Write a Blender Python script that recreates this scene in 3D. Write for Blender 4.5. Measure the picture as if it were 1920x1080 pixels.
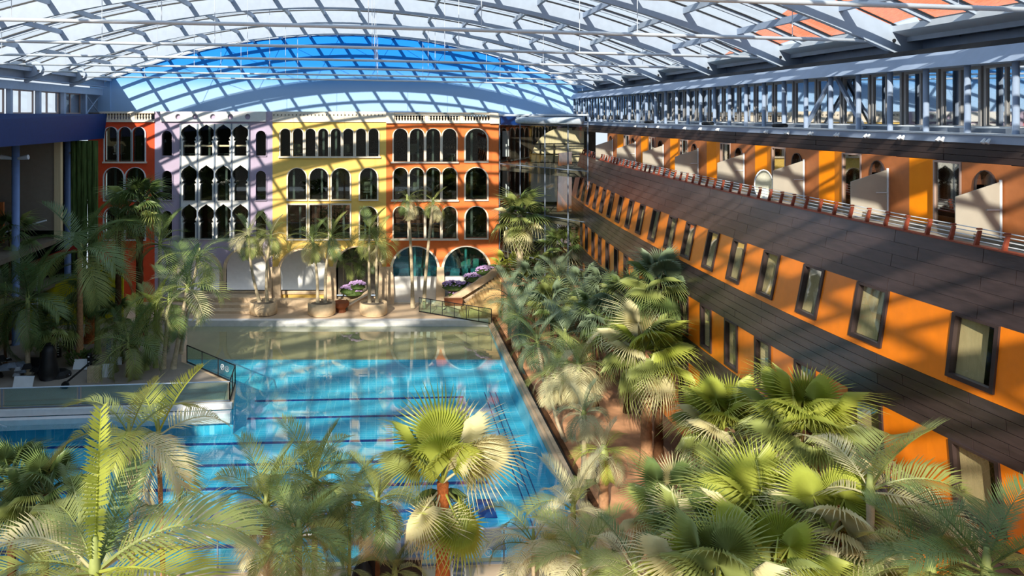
import bpy, math, random
from mathutils import Vector, Matrix
from mathutils.geometry import tessellate_polygon
for o in list(bpy.data.objects): bpy.data.objects.remove(o)
SC = bpy.context.scene
COL = SC.collection
PI = math.pi
rnd = random.Random(7)

# ---------------------------------------------------------------- camera, sky, sun, exposure
FOC, VPX, VPY, CAMZ = 1400.0, 720.0, 216.0, 16.0
cam = bpy.data.cameras.new('camera'); camo = bpy.data.objects.new('camera', cam); COL.objects.link(camo)
cam.sensor_width = 36.0; cam.lens = 36.0*FOC/1920.0
cam.shift_x = (960-VPX)/1920.0; cam.shift_y = -(540-VPY)/1920.0
cam.clip_end = 1000
camo.location = (0, 0, CAMZ); camo.rotation_euler = (PI/2, 0, 0)
SC.camera = camo
SUN_DIR = Vector((.35, 1.0, -.54)).normalized()
sun = bpy.data.lights.new('sun', 'SUN'); suno = bpy.data.objects.new('sun', sun); COL.objects.link(suno)
sun.energy = 4.9; sun.angle = math.radians(.6); sun.color = (1.0, .91, .77)
suno.rotation_euler = SUN_DIR.to_track_quat('-Z', 'Y').to_euler()
SC.view_settings.view_transform = 'Standard'; SC.view_settings.look = 'None'
SC.view_settings.exposure = 0.55; SC.view_settings.gamma = 1.0; SC.view_settings.use_curve_mapping = False
cy = SC.cycles
cy.max_bounces = 7; cy.diffuse_bounces = 3; cy.glossy_bounces = 4; cy.transparent_max_bounces = 24
cy.denoising_prefilter = 'NONE'
cy.caustics_reflective = False; cy.caustics_refractive = False; cy.sample_clamp_indirect = 6

world = bpy.data.worlds.new('sky'); SC.world = world; world.use_nodes = True
nt = world.node_tree; nt.nodes.clear()
def N(nt, t, **kw):
    n = nt.nodes.new(t)
    for k, v in kw.items():
        if k in n.inputs: n.inputs[k].default_value = v
        else: setattr(n, k, v)
    return n
wo = N(nt, 'ShaderNodeOutputWorld'); wb = N(nt, 'ShaderNodeBackground'); wb.inputs['Strength'].default_value = 1.1
tc = N(nt, 'ShaderNodeTexCoord'); sep = N(nt, 'ShaderNodeSeparateXYZ')
nt.links.new(tc.outputs['Generated'], sep.inputs[0])
cr = N(nt, 'ShaderNodeValToRGB'); cr.color_ramp.elements[0].position = .0; cr.color_ramp.elements[0].color = (.52, .60, .68, 1)
cr.color_ramp.elements[1].position = .75; cr.color_ramp.elements[1].color = (.30, .50, .80, 1)
nt.links.new(sep.outputs[2], cr.inputs[0])
no = N(nt, 'ShaderNodeTexNoise'); no.inputs['Scale'].default_value = 3.2; no.inputs['Detail'].default_value = 7
nt.links.new(tc.outputs['Generated'], no.inputs['Vector'])
cc = N(nt, 'ShaderNodeValToRGB'); cc.color_ramp.elements[0].position = .36; cc.color_ramp.elements[1].position = .60
nt.links.new(no.outputs[0], cc.inputs[0])
mx = N(nt, 'ShaderNodeMixRGB'); mx.inputs[2].default_value = (.49, .555, .62, 1)
nt.links.new(cc.outputs[0], mx.inputs[0]); nt.links.new(cr.outputs[0], mx.inputs[1])
nt.links.new(mx.outputs[0], wb.inputs['Color']); nt.links.new(wb.outputs[0], wo.inputs[0])

# ---------------------------------------------------------------- materials
M = {}
def lin(c): return tuple((x/255/12.92 if x/255 <= .04045 else ((x/255+.055)/1.055)**2.4) for x in c)
def mat(name, rgb, rough=.6, spec=.4, var=.12, scale=3.0, bump=0.0, bscale=30.0, metal=0.0, stretch=None, coat=0.0, trans=0.0):
    m = bpy.data.materials.new(name); m.use_nodes = True; nt = m.node_tree; p = nt.nodes['Principled BSDF']
    c = lin(rgb); p.inputs['Roughness'].default_value = rough; p.inputs['Specular IOR Level'].default_value = spec
    p.inputs['Metallic'].default_value = metal
    if coat: p.inputs['Coat Weight'].default_value = coat; p.inputs['Coat Roughness'].default_value = .25
    t = N(nt, 'ShaderNodeTexCoord'); mp = N(nt, 'ShaderNodeMapping')
    if stretch: mp.inputs['Scale'].default_value = stretch
    nt.links.new(t.outputs['Object'], mp.inputs[0])
    n = N(nt, 'ShaderNodeTexNoise'); n.inputs['Scale'].default_value = scale; n.inputs['Detail'].default_value = 6
    nt.links.new(mp.outputs[0], n.inputs['Vector'])
    r = N(nt, 'ShaderNodeValToRGB'); e = r.color_ramp.elements
    e[0].position = .3; e[1].position = .7
    e[0].color = tuple(x*(1-var) for x in c)+(1,); e[1].color = tuple(min(1, x*(1+var)) for x in c)+(1,)
    nt.links.new(n.outputs[0], r.inputs[0]); nt.links.new(r.outputs[0], p.inputs['Base Color'])
    if bump:
        b = N(nt, 'ShaderNodeBump'); b.inputs['Strength'].default_value = bump; b.inputs['Distance'].default_value = .03
        n2 = N(nt, 'ShaderNodeTexNoise'); n2.inputs['Scale'].default_value = bscale
        nt.links.new(mp.outputs[0], n2.inputs['Vector']); nt.links.new(n2.outputs[0], b.inputs['Height']); nt.links.new(b.outputs[0], p.inputs['Normal'])
    if trans:
        tr = N(nt, 'ShaderNodeBsdfTranslucent'); nt.links.new(r.outputs[0], tr.inputs[0])
        ms = N(nt, 'ShaderNodeMixShader'); ms.inputs[0].default_value = trans
        out = nt.nodes['Material Output']
        nt.links.new(p.outputs[0], ms.inputs[1]); nt.links.new(tr.outputs[0], ms.inputs[2]); nt.links.new(ms.outputs[0], out.inputs[0])
    M[name] = m; return m
def glass(name, tint, base=.06, edge=.5, rough=.02):
    m = bpy.data.materials.new(name); m.use_nodes = True; nt = m.node_tree; nt.nodes.clear()
    o = N(nt, 'ShaderNodeOutputMaterial'); t = N(nt, 'ShaderNodeBsdfTransparent'); t.inputs[0].default_value = tuple(tint)+(1,)
    g = N(nt, 'ShaderNodeBsdfGlossy'); g.inputs['Roughness'].default_value = rough; g.inputs[0].default_value = (1, 1, 1, 1)
    lw = N(nt, 'ShaderNodeLayerWeight'); lw.inputs[0].default_value = .35
    mr = N(nt, 'ShaderNodeMapRange'); mr.inputs['To Min'].default_value = base; mr.inputs['To Max'].default_value = edge
    ms = N(nt, 'ShaderNodeMixShader')
    nt.links.new(lw.outputs['Facing'], mr.inputs[0]); nt.links.new(mr.outputs[0], ms.inputs[0])
    nt.links.new(t.outputs[0], ms.inputs[1]); nt.links.new(g.outputs[0], ms.inputs[2]); nt.links.new(ms.outputs[0], o.inputs[0])
    M[name] = m; return m

mat('steel_white', (208, 218, 228), .4, .5, .05)
mat('rib_paint', (164, 178, 196), .45, .4, .05)
mat('steel_blue', (150, 168, 194), .42, .5, .06)
mat('steel_grey', (120, 132, 148), .45, .5, .08)
mat('gasket', (22, 24, 28), .5, .4, .1)
mat('red_stucco', (226, 84, 48), .75, .2, .08, 1.2, .15, 60)
mat('purple_stucco', (182, 168, 190), .75, .2, .05, 1.2, .12, 60)
mat('yellow_stucco', (244, 206, 112), .75, .2, .05, 1.2, .12, 60)
mat('orange_stucco', (232, 126, 66), .75, .2, .10, 1.2, .15, 60)
mat('white_cladding', (222, 222, 218), .6, .3, .04)
mat('cream_stone', (232, 220, 200), .7, .3, .06, 5, .15, 40)
mat('sandstone', (214, 190, 158), .8, .2, .12, 2.5, .2, 20)
mat('plaza_stone', (203, 178, 148), .7, .3, .10, .8, .1, 12)
mat('deck_stone', (150, 140, 128), .75, .3, .10, .7, .1, 12)
mat('soil', (216, 160, 118), .95, .1, .22, 1.6, .5, 14)
mat('coping_white', (225, 226, 226), .5, .4, .06)
mat('pool_sand_tile', (180, 166, 122), .5, .4, .10, 1.0)
mat('wood_rust', (134, 62, 40), .55, .4, .2, 8)
mat('hull_orange', (246, 134, 22), .34, .5, .05, 3, .04, 8, coat=1.0)
mat('bay_orange', (255, 146, 6), .5, .35, .05, 3)
mat('hull_dark', (66, 54, 54), .38, .5, .25, 5, .08, 20, stretch=(1, .3, 2), coat=.8)
mat('fascia_dark', (56, 46, 44), .5, .4, .15, 2)
mat('bronze', (62, 50, 48), .35, .5, .1)
mat('brown_wall', (186, 112, 62), .5, .4, .1)
mat('door_brown', (72, 44, 28), .3, .5, .2, stretch=(1, 1, .1))
mat('gallery_frame', (150, 150, 150), .4, .5, .05)
mat('frame_grey', (176, 150, 138), .4, .5, .05)
mat('screen_frost', (206, 200, 186), .35, .5, .04, trans=.35)
mat('egg_white', (226, 226, 208), .5, .4, .04, trans=.2)
mat('curtain', (222, 206, 166), .8, .2, .08, stretch=(6, 6, .3))
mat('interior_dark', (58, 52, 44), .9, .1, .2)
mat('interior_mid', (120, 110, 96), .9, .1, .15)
mat('teal_reflection', (110, 176, 170), .8, .2, .2)  # teal reflection of the big arch glass, put into the wall colour
mat('canopy_blue', (0, 50, 112), .55, .3, .08)
mat('beige_wall', (150, 142, 130), .8, .2, .05)
mat('column_blue', (112, 140, 190), .4, .5, .05)
mat('moss_green', (72, 92, 50), .9, .1, .5, 3, .6, 10, stretch=(2, 2, .25))
mat('yellow_wall', (188, 178, 16), .8, .2, .1)
mat('red_beam', (150, 38, 26), .6, .3, .1)
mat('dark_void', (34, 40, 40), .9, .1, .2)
mat('black', (22, 22, 24), .5, .4, .2)
mat('board_white', (222, 228, 232), .6, .3, .04)
mat('plastic', (150, 156, 162), .3, .5, .3)
mat('acrylic', (176, 188, 200), .15, .6, .15)
mat('pot_stone', (210, 184, 148), .85, .2, .10, 4, .2, 20)
mat('terracotta', (142, 86, 58), .8, .2, .1)
mat('flower', (200, 168, 214), .8, .2, .25, 20, trans=.2)
mat('bush', (84, 106, 50), .7, .3, .3, 8, trans=.2)
mat('brick_steps', (206, 172, 116), .8, .2, .15, 6)
mat('brick_dark', (150, 104, 70), .85, .2, .15, 6)
mat('trunk_ring', (176, 132, 96), .9, .15, .25, 6, .4, 25)
mat('trunk_grey', (188, 172, 142), .85, .2, .2, 6, .3, 25)
mat('trunk_fibre', (196, 112, 62), .95, .1, .35, 9, .8, 30)
mat('trunk_green', (150, 160, 92), .6, .4, .15, 6)
mat('trunk_dark', (96, 66, 44), .9, .1, .25, 6, .5, 25)
mat('leaf_dark', (108, 128, 72), .42, .5, .22, 2.0, trans=.22)
mat('leaf_shaded', (82, 102, 54), .45, .4, .22, 2.0, trans=.2)  # darker leaf copy, the left deck's shade put into its colour
mat('leaf_mid', (156, 166, 94), .42, .5, .22, 2.0, trans=.30)
mat('leaf_lime', (192, 200, 92), .42, .45, .16, 2.0, trans=.40)
mat('leaf_pale', (222, 214, 166), .5, .4, .18, 2.0, trans=.28)
mat('leaf_blue', (128, 146, 112), .45, .45, .18, 2.0, trans=.2)
mat('stalk', (190, 184, 110), .45, .4, .12)
mat('roof_tile', (204, 120, 88), .8, .2, .15, 4)
mat('render_white', (220, 214, 204), .8, .2, .06)
glass('roof_glass', (.97, .98, .985), .03, .14)
glass('window_glass', (.55, .60, .56), .07, .45)
glass('gallery_glass', (.45, .48, .52), .5, .8)
glass('teal_glass', (.45, .72, .70), .10, .45)
glass('fence_glass', (.62, .82, .74), .06, .35)
glass('lobby_glass', (.74, .80, .78), .04, .12)
glass('hull_glass', (.86, .86, .78), .10, .55)

# blue end wall: paint fading from deep blue at the crown to pale blue at the foot
def painted_sky():
    m = mat('sky_paint', (60, 140, 225), .8, .15, .02); nt = m.node_tree; p = nt.nodes['Principled BSDF']
    g = N(nt, 'ShaderNodeNewGeometry'); s = N(nt, 'ShaderNodeSeparateXYZ'); nt.links.new(g.outputs['Position'], s.inputs[0])
    mr = N(nt, 'ShaderNodeMapRange'); mr.inputs['From Min'].default_value = 16; mr.inputs['From Max'].default_value = 23.6
    nt.links.new(s.outputs[2], mr.inputs[0])
    r = N(nt, 'ShaderNodeValToRGB'); e = r.color_ramp.elements
    e[0].position = 0; e[0].color = lin((168, 202, 238))+(1,)
    e[1].position = 1; e[1].color = lin((20, 128, 226))+(1,)
    for ps, c in ((.30, (158, 198, 240)), (.44, (96, 164, 230)), (.60, (36, 132, 220))):
        x = r.color_ramp.elements.new(ps); x.color = lin(c)+(1,)
    nt.links.new(mr.outputs[0], r.inputs[0]); nt.links.new(r.outputs[0], p.inputs['Base Color'])
painted_sky()
def tile_floor():
    m = mat('pool_mosaic', (40, 180, 226), .4, .4, .05); nt = m.node_tree; p = nt.nodes['Principled BSDF']
    t = N(nt, 'ShaderNodeTexCoord'); b = N(nt, 'ShaderNodeTexBrick')
    b.inputs['Color1'].default_value = lin((52, 186, 222))+(1,); b.inputs['Color2'].default_value = lin((72, 198, 228))+(1,)
    b.inputs['Mortar'].default_value = lin((140, 220, 238))+(1,); b.inputs['Scale'].default_value = 1.0
    b.inputs['Mortar Size'].default_value = .012; b.inputs['Brick Width'].default_value = .5; b.inputs['Row Height'].default_value = .25; b.offset = 0
    nt.links.new(t.outputs['Object'], b.inputs['Vector']); nt.links.new(b.outputs[0], p.inputs['Base Color'])
tile_floor()
mat('lane_blue', (16, 52, 130), .4, .4, .05)
def water():
    m = bpy.data.materials.new('water'); m.use_nodes = True; nt = m.node_tree; nt.nodes.clear()
    o = N(nt, 'ShaderNodeOutputMaterial'); t = N(nt, 'ShaderNodeBsdfTransparent'); t.inputs[0].default_value = (.90, .985, .99, 1)
    g = N(nt, 'ShaderNodeBsdfGlossy'); g.inputs['Roughness'].default_value = .02
    f = N(nt, 'ShaderNodeLayerWeight'); f.inputs[0].default_value = .5
    pw_ = N(nt, 'ShaderNodeMath'); pw_.operation = 'POWER'; pw_.inputs[1].default_value = 3.2; nt.links.new(f.outputs['Facing'], pw_.inputs[0])
    ms = N(nt, 'ShaderNodeMixShader'); b = N(nt, 'ShaderNodeBump'); b.inputs['Strength'].default_value = .035; b.inputs['Distance'].default_value = .04
    tcn = N(nt, 'ShaderNodeTexCoord'); mp = N(nt, 'ShaderNodeMapping'); mp.inputs['Scale'].default_value = (1, .55, 1)
    n = N(nt, 'ShaderNodeTexNoise'); n.inputs['Scale'].default_value = 1.1; n.inputs['Detail'].default_value = 3
    nt.links.new(tcn.outputs['Object'], mp.inputs[0]); nt.links.new(mp.outputs[0], n.inputs['Vector']); nt.links.new(n.outputs[0], b.inputs['Height'])
    nt.links.new(b.outputs[0], g.inputs['Normal']); nt.links.new(b.outputs[0], f.inputs['Normal'])
    nt.links.new(pw_.outputs[0], ms.inputs[0]); nt.links.new(t.outputs[0], ms.inputs[1]); nt.links.new(g.outputs[0], ms.inputs[2])
    nt.links.new(ms.outputs[0], o.inputs[0]); M['water'] = m
water()

# ---------------------------------------------------------------- mesh helpers
class MB:
    def __init__(s): s.v = []; s.f = []
    def quad(s, a, b, c, d):
        n = len(s.v); s.v += [a, b, c, d]; s.f.append((n, n+1, n+2, n+3)); return s
    def hexa(s, p):                                   # 8 points: bottom ring 0-3, top ring 4-7
        n = len(s.v); s.v += [tuple(x) for x in p]
        for q in ((3, 2, 1, 0), (4, 5, 6, 7), (0, 1, 5, 4), (1, 2, 6, 5), (2, 3, 7, 6), (3, 0, 4, 7)): s.f.append(tuple(n+i for i in q))
        return s
    def box(s, x0, x1, y0, y1, z0, z1):
        s.hexa([(x0, y0, z0), (x1, y0, z0), (x1, y1, z0), (x0, y1, z0), (x0, y0, z1), (x1, y0, z1), (x1, y1, z1), (x0, y1, z1)]); return s
    def bar(s, a, b, w, h, up=(0, 0, 1)):             # box beam from a to b
        a, b = Vector(a), Vector(b); d = (b-a).normalized(); r = d.cross(Vector(up))
        if r.length < 1e-4: r = d.cross(Vector((1, 0, 0)))
        r.normalize(); u = r.cross(d); r *= w/2; u *= h/2
        s.hexa([a-r-u, a+r-u, b+r-u, b-r-u, a-r+u, a+r+u, b+r+u, b-r+u]); return s
    def tube(s, pts, rads, n=8, caps=True):
        pts = [Vector(p) for p in pts]; rads = rads if hasattr(rads, '__len__') else [rads]*len(pts); base = len(s.v)
        for i, p in enumerate(pts):
            d = (pts[min(i+1, len(pts)-1)]-pts[max(i-1, 0)]).normalized()
            a = d.cross(Vector((0, 0, 1))); a = a if a.length > 1e-3 else Vector((1, 0, 0)); a.normalize(); b = d.cross(a)
            for k in range(n):
                t = 2*PI*k/n; s.v.append(tuple(p+(a*math.cos(t)+b*math.sin(t))*rads[i]))
        for i in range(len(pts)-1):
            for k in range(n):
                q = base+i*n; s.f.append((q+k, q+(k+1) % n, q+n+(k+1) % n, q+n+k))
        if caps: s.f.append(tuple(base+k for k in range(n))); s.f.append(tuple(base+(len(pts)-1)*n+k for k in range(n)))
        return s
    def lathe(s, prof, c=(0, 0, 0), n=16):            # prof: (r,z)
        base = len(s.v)
        for r, z in prof:
            for k in range(n): s.v.append((c[0]+r*math.cos(2*PI*k/n), c[1]+r*math.sin(2*PI*k/n), c[2]+z))
        for i in range(len(prof)-1):
            for k in range(n):
                q = base+i*n; s.f.append((q+k, q+(k+1) % n, q+n+(k+1) % n, q+n+k))
        s.f.append(tuple(base+k for k in range(n))); s.f.append(tuple(base+(len(prof)-1)*n+k for k in range(n))); return s
    def plate(s, loops, fn):                          # loops of 2D points (outer + holes); fn(a,b,side) -> 3D for side 0/1
        tris = tessellate_polygon([[Vector((p[0], p[1], 0)) for p in l] for l in loops])
        flat = [p for l in loops for p in l]; n = len(s.v); k = len(flat)
        s.v += [fn(p[0], p[1], 0) for p in flat]+[fn(p[0], p[1], 1) for p in flat]
        for t in tris:
            s.f.append((n+t[0], n+t[1], n+t[2])); s.f.append((n+k+t[2], n+k+t[1], n+k+t[0]))
        o = 0
        for l in loops:
            for i in range(len(l)):
                a, b = o+i, o+(i+1) % len(l); s.f.append((n+a, n+b, n+k+b, n+k+a))
            o += len(l)
        return s
    def mesh(s, name):
        m = bpy.data.meshes.new(name); m.from_pydata([tuple(v) for v in s.v], [], s.f); m.validate(); return m
WL = {}
def link(name, data, parent=None, m=None, smooth=False):
    o = bpy.data.objects.new(name, data); COL.objects.link(o)
    if m: data.materials.clear(); data.materials.append(M[m])
    if smooth:
        for p in data.polygons: p.use_smooth = True
    if parent:
        o.parent = parent
        if parent.name in WL: o.matrix_parent_inverse = Matrix.Translation(-WL[parent.name])
    return o
def part(name, mb, m, parent, smooth=False): return link(name, mb.mesh(name), parent, m, smooth)   # vertices in world space
def tag(o, label, cat, group=None, kind=None):
    if label: o['label'] = label
    if cat: o['category'] = cat
    if group: o['group'] = group
    if kind: o['kind'] = kind
    return o
def empty(name, loc, label, cat, group=None, kind=None, world_parts=True):
    o = bpy.data.objects.new(name, None); COL.objects.link(o); o.location = loc; o.empty_display_size = .2
    if world_parts: WL[o.name] = Vector(loc)
    return tag(o, label, cat, group, kind)
def setting(name, mb, m, label=None, parent=None):
    o = part(name, mb, m, parent)
    if not parent: o['kind'] = 'structure'
    if label: o['label'] = label
    return o
def at(u, v, Y): return Vector(((u-VPX)/FOC*Y, Y, CAMZ-(v-VPY)/FOC*Y))

# ================================================================= GROUND AND POOL
POOL = [(-15.3, 58.0), (8.1, 58.3), (7.9, 27.2), (-34, 25.2), (-34, 39.4), (-8.4, 41.6), (-8.8, 44.4), (-12.7, 48.2)]
floor_mb = MB().plate([[(-60, -30), (40, -30), (40, 64.5), (-60, 64.5)], POOL], lambda a, b, s: (a, b, -.4*s))
floor = setting('floor', floor_mb, 'plaza_stone', 'tan stone plaza around the pool')
WZ = -.38
basin = setting('floor_pool', MB().plate([[(p[0]+(-.2 if p[0] < -5 else .2), p[1]) for p in POOL[:1]+POOL[1:4]+POOL[4:]]], lambda a, b, s: (a, b, -1.75-.1*s)), 'pool_mosaic', 'blue mosaic pool floor')
pw = MB()
for i in range(len(POOL)):
    a, b = POOL[i], POOL[(i+1) % len(POOL)]
    pw.quad((a[0], a[1], -.35), (b[0], b[1], -.35), (b[0], b[1], -1.8), (a[0], a[1], -1.8))
setting('wall_pool', pw, 'pool_mosaic', 'blue tiled pool side walls')
beach = MB(); beach.hexa([(-15.3, 51.4, -1.80), (8.1, 51.4, -1.80), (8.1, 58.3, -1.8), (-15.3, 58, -1.8), (-13.9, 51.4, -.85), (8.1, 51.4, -.85), (8.1, 58.3, -.42), (-15.3, 58.0, -.42)])
slope = MB(); slope.quad((-13.6, 51.45, -.84), (8.1, 51.45, -.84), (8.1, 47.8, -1.74), (-12.4, 47.8, -1.74)); setting('floor_pool_slope', slope, 'pool_mosaic', 'blue mosaic slope below the shallow shelf')
setting('floor_shallow_beach', beach, 'pool_sand_tile', 'sand coloured shallow shelf at the far end of the pool')
ln = empty('pool_lane_marking', (-10, 35, -1.74), 'dark blue lane lines laid across the pool floor', 'lane lines')
for Y in (28.9, 31.3, 33.7, 36.1, 38.5, 41.0, 44.3, 47.0):
    x0 = -33 if Y < 42 else -8
    m_ = MB(); m_.hexa([(x0, Y-.13-.05*(5-x0), -1.75), (5.0, Y-.13, -1.75), (5.0, Y+.13, -1.75), (x0, Y+.13-.05*(5-x0), -1.75), (x0, Y-.13-.05*(5-x0), -1.735), (5, Y-.13, -1.735), (5, Y+.13, -1.735), (x0, Y+.13-.05*(5-x0), -1.735)])
    if Y < 34: m_.box(4.2, 5.0, Y-.8, Y+.8, -1.75, -1.733)
    part('lane_stripe', m_, 'lane_blue', ln)
for dx in (6.4, 6.75, 7.1):
    part('floor_line', MB().box(dx, dx+.05, 27.4, 51.3, -1.75, -1.735), 'lane_blue', ln)  # thin dark lines along the right of the pool floor
wm = MB(); wm.v = [(p[0], p[1], WZ) for p in POOL]
wm.f = [tuple(t) for t in tessellate_polygon([[Vector((p[0], p[1], 0)) for p in POOL]])]
wm.f = [f if (Vector(wm.v[f[1]])-Vector(wm.v[f[0]])).cross(Vector(wm.v[f[2]])-Vector(wm.v[f[0]])).z > 0 else f[::-1] for f in wm.f]
wt = part('water', wm, 'water', None); wt['kind'] = 'structure'; wt['label'] = 'clear blue pool water'
# copings
setting('trim_1', MB().box(-15.6, 8.3, 58.0, 58.55, -.42, .05), 'coping_white', 'pale coping along the far edge of the pool')
kb = empty('pool_kerb', (8.3, 43, 0), 'pale kerb with a dark steel channel along the right pool edge', 'kerb')
for i in range(12):
    y0 = 27.3+i*2.6
    part('kerb_stone', MB().box(8.12, 8.32, y0, y0+2.56, -.1, .16), 'sandstone', kb)
part('steel_channel', MB().box(8.33, 8.46, 27.3, 58.4, 0, .10), 'gasket', kb)
part('kerb_rail', MB().box(8.47, 8.70, 27.3, 58.4, 0, .20), 'trunk_dark', kb)
setting('floor_planting_bed', MB().plate([[(8.7, 10), (14.6, 10), (15.6, 62.5), (9.0, 62.5), (8.7, 56)]], lambda a, b, s: (a, b, .06-.06*s)), 'soil', 'bare orange brown soil of the palm bed')
setting('floor_front_bed', MB().plate([[(-30, -10), (18, -10), (18, 25.9), (-30, 23.4)]], lambda a, b, s: (a, b, .05-.05*s)), 'soil', 'brown soil of the planting in front of the pool')
setting('floor_left_deck', MB().plate([[(-26, 40.6), (-9.0, 42.0), (-9.3, 44.4), (-13.1, 48.3), (-15.8, 58), (-26, 58)]], lambda a, b, s: (a, b, .05-.05*s)), 'deck_stone', 'grey sandy deck under the left palms')
# left deck front: white steps down to the water
st = empty('pool_steps', (-20, 42.2, -.4), 'two white steps along the edge of the left deck', 'steps')
for (o0, o1, z0, z1) in ((-.22, .02, -.30, .03), (-.62, -.24, -.9, -.34)):
    part('step', MB().hexa([(-33.9, 39.4+o0, z0), (-8.45, 41.6+o0, z0), (-8.45, 41.6+o1, z0), (-33.9, 39.4+o1, z0), (-33.9, 39.4+o0, z1), (-8.45, 41.6+o0, z1), (-8.45, 41.6+o1, z1), (-33.9, 39.4+o1, z1)]), 'coping_white', st)
# far stone benches / terraces before the arcade
bn = empty('stone_terrace_steps', (-10, 62, 0), 'low sandstone terrace steps in front of the white arcade niches', 'steps')
part('step', MB().box(-17.5, -9.6, 61.2, 63.4, 0, .45), 'sandstone', bn)
part('step', MB().box(-17.5, -9.9, 62.0, 63.4, .45, .85), 'sandstone', bn)
part('step', MB().box(-9.5, -5.3, 62.1, 63.0, 0, .6), 'sandstone', bn)
part('step', MB().box(-17.3, -10.3, 60.2, 61.2, 0, .2), 'sandstone', bn)

# ================================================================= FAR HOUSE FRONTS
FY, FS = 63.6, FOC/63.6
def FX(u): return (u-VPX)/FS
def FZ(v): return CAMZ-(v-VPY)/FS
def fpl(dy0, dy1): return lambda a, b, s: (a, FY+(dy0 if s == 0 else dy1), b)
def rect(u0, u1, v0, v1): return [(FX(u0), FZ(v1)), (FX(u1), FZ(v1)), (FX(u1), FZ(v0)), (FX(u0), FZ(v0))]
def arch(u0, u1, v0, v1, n=10):
    x0, x1, zb, zt = FX(u0), FX(u1), FZ(v1), FZ(v0); r = (x1-x0)/2; c = (x0+x1)/2; sp = zt-r
    return [(x0, zb), (x1, zb)]+[(c+r*math.cos(PI*i/n), sp+r*math.sin(PI*i/n)) for i in range(n+1)]
def ogee(u0, u1, v0, v1):
    x0, x1, zb, zt = FX(u0), FX(u1), FZ(v1), FZ(v0); c = (x0+x1)/2; h = (x1-x0)/2; H = zt-zb
    R = [(.72, 0), (.72, .42), (.62, .47), (.86, .50), (.70, .56), (.96, .66), (1.0, .74), (.88, .83), (.60, .90), (.25, .95), (0, 1.0)]
    return [(c-R[0][0]*h, zb)]+[(c+a*h, zb+b*H) for a, b in R]+[(c-a*h, zb+b*H) for a, b in R[-2:0:-1]]
def grow(loop, d):
    c = (sum(p[0] for p in loop)/len(loop), sum(p[1] for p in loop)/len(loop)); w = max(abs(p[0]-c[0]) for p in loop); h = max(abs(p[1]-c[1]) for p in loop)
    return [(c[0]+(p[0]-c[0])*(w+d)/w, c[1]+(p[1]-c[1])*(h+d)/h) for p in loop]
def front(name, u0, u1, vtop, mtl, label):
    e = empty('house_front', ((FX(u0)+FX(u1))/2, FY, 0), label, 'house front', 'house fronts at the far end of the pool'); e['span'] = (u0, u1); return e
def window(parent, loop, frame=.09, fm='cream_stone', gm='window_glass', proud=-.12, label=None, mull=()):
    w = part('window', MB().plate([grow(loop, frame), loop], fpl(proud, .12)), fm, parent)
    g = MB().plate([loop], fpl(.26, .28)); part('pane', g, gm, w)
    zs = [p[1] for p in loop]; xs = [p[0] for p in loop]
    for f in mull:
        x = min(xs)+f*(max(xs)-min(xs)); part('mullion', MB().box(x-.09, x+.09, FY+.3, FY+.42, min(zs), max(zs)-.1), 'board_white', w)
    return w
def balusters(parent, u0, u1, v0, v1, pitch=5.4):
    part('top_rail', MB().box(FX(u0), FX(u1), FY-.18, FY+.2, FZ(v0+3.5), FZ(v0)), 'cream_stone', parent)
    part('bottom_rail', MB().box(FX(u0), FX(u1), FY-.18, FY+.2, FZ(v1), FZ(v1-5)), 'cream_stone', parent)
    z0, z1 = FZ(v1-5), FZ(v0+3.5); h = z1-z0
    me = MB().lathe([(.07, 0), (.085, h*.15), (.05, h*.3), (.09, h*.55), (.045, h*.8), (.08, h)], n=7).mesh('baluster'); me.materials.append(M['cream_stone'])
    k = int((u1-u0)/pitch)
    for i in range(k):
        u = u0+(i+.5)*pitch
        if i % 12 == 11: part('pier', MB().box(FX(u)-.16, FX(u)+.16, FY-.12, FY+.16, z0, z1), 'cream_stone', parent); continue
        o = link('baluster', me, parent); o.location = (FX(u), FY, z0)
VB = 566
# --- red house
red = front('red', 170, 290, 237, 'red', 'red house front, leftmost, with a white balustrade on top')
wl = [arch(u, u+23, 238, 303) for u in (197, 223, 249)]
wl2 = [arch(u, u+36, v, v+61) for v in (314, 388) for u in (196, 236)]
part('wall', MB().plate([rect(165, 290, 229, VB)]+wl+wl2, fpl(0, .3)), 'red_stucco', red)
for l in wl+wl2: window(red, l, .10, 'board_white', mull=(.5,) if l in wl2 else ())
part('window_sill', MB().box(FX(193), FX(276), FY-.2, FY+.1, FZ(306), FZ(303)), 'cream_stone', red)
balusters(red, 188, 290, 209, 229)
# --- lilac house
lil = front('lilac', 290, 511, 210, 'purple', 'lilac house front with a white panel of pointed oriental arches')
side = [arch(u, u+19, v, v2) for (v, v2) in ((245, 292), (320, 375), (395, 448)) for u in (304, 480)]
low = [arch(330, 412, 470, 545, 14), arch(424, 500, 466, 545, 14)]
part('wall', MB().plate([rect(290, 511, 209, VB), rect(339, 467, 232, 449)]+side+low, fpl(0, .3)), 'purple_stucco', lil)
for l in side: window(lil, l, .06, 'purple_stucco')
og = [ogee(340+32*i, 371+32*i, v0, v1) for (v0, v1) in ((233, 292), (309, 376), (382, 449)) for i in range(4)]
og = [[(p[0], max(p[1], FZ(447.5))) for p in l] for l in og]
part('cladding_panel', MB().plate([rect(339, 467, 232, 449)]+og, fpl(-.12, .18)), 'white_cladding', lil)
for i, l in enumerate(og): window(lil, l, .03, 'white_cladding', 'window_glass', -.16, mull=(.62,) if i in (1, 6, 10) else ())
for i in range(5):
    u = 339+32*i; part('steel_strip', MB().box(FX(u)-.05, FX(u)+.05, FY-.22, FY-.12, FZ(449), FZ(232)), 'steel_grey', lil)
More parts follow.
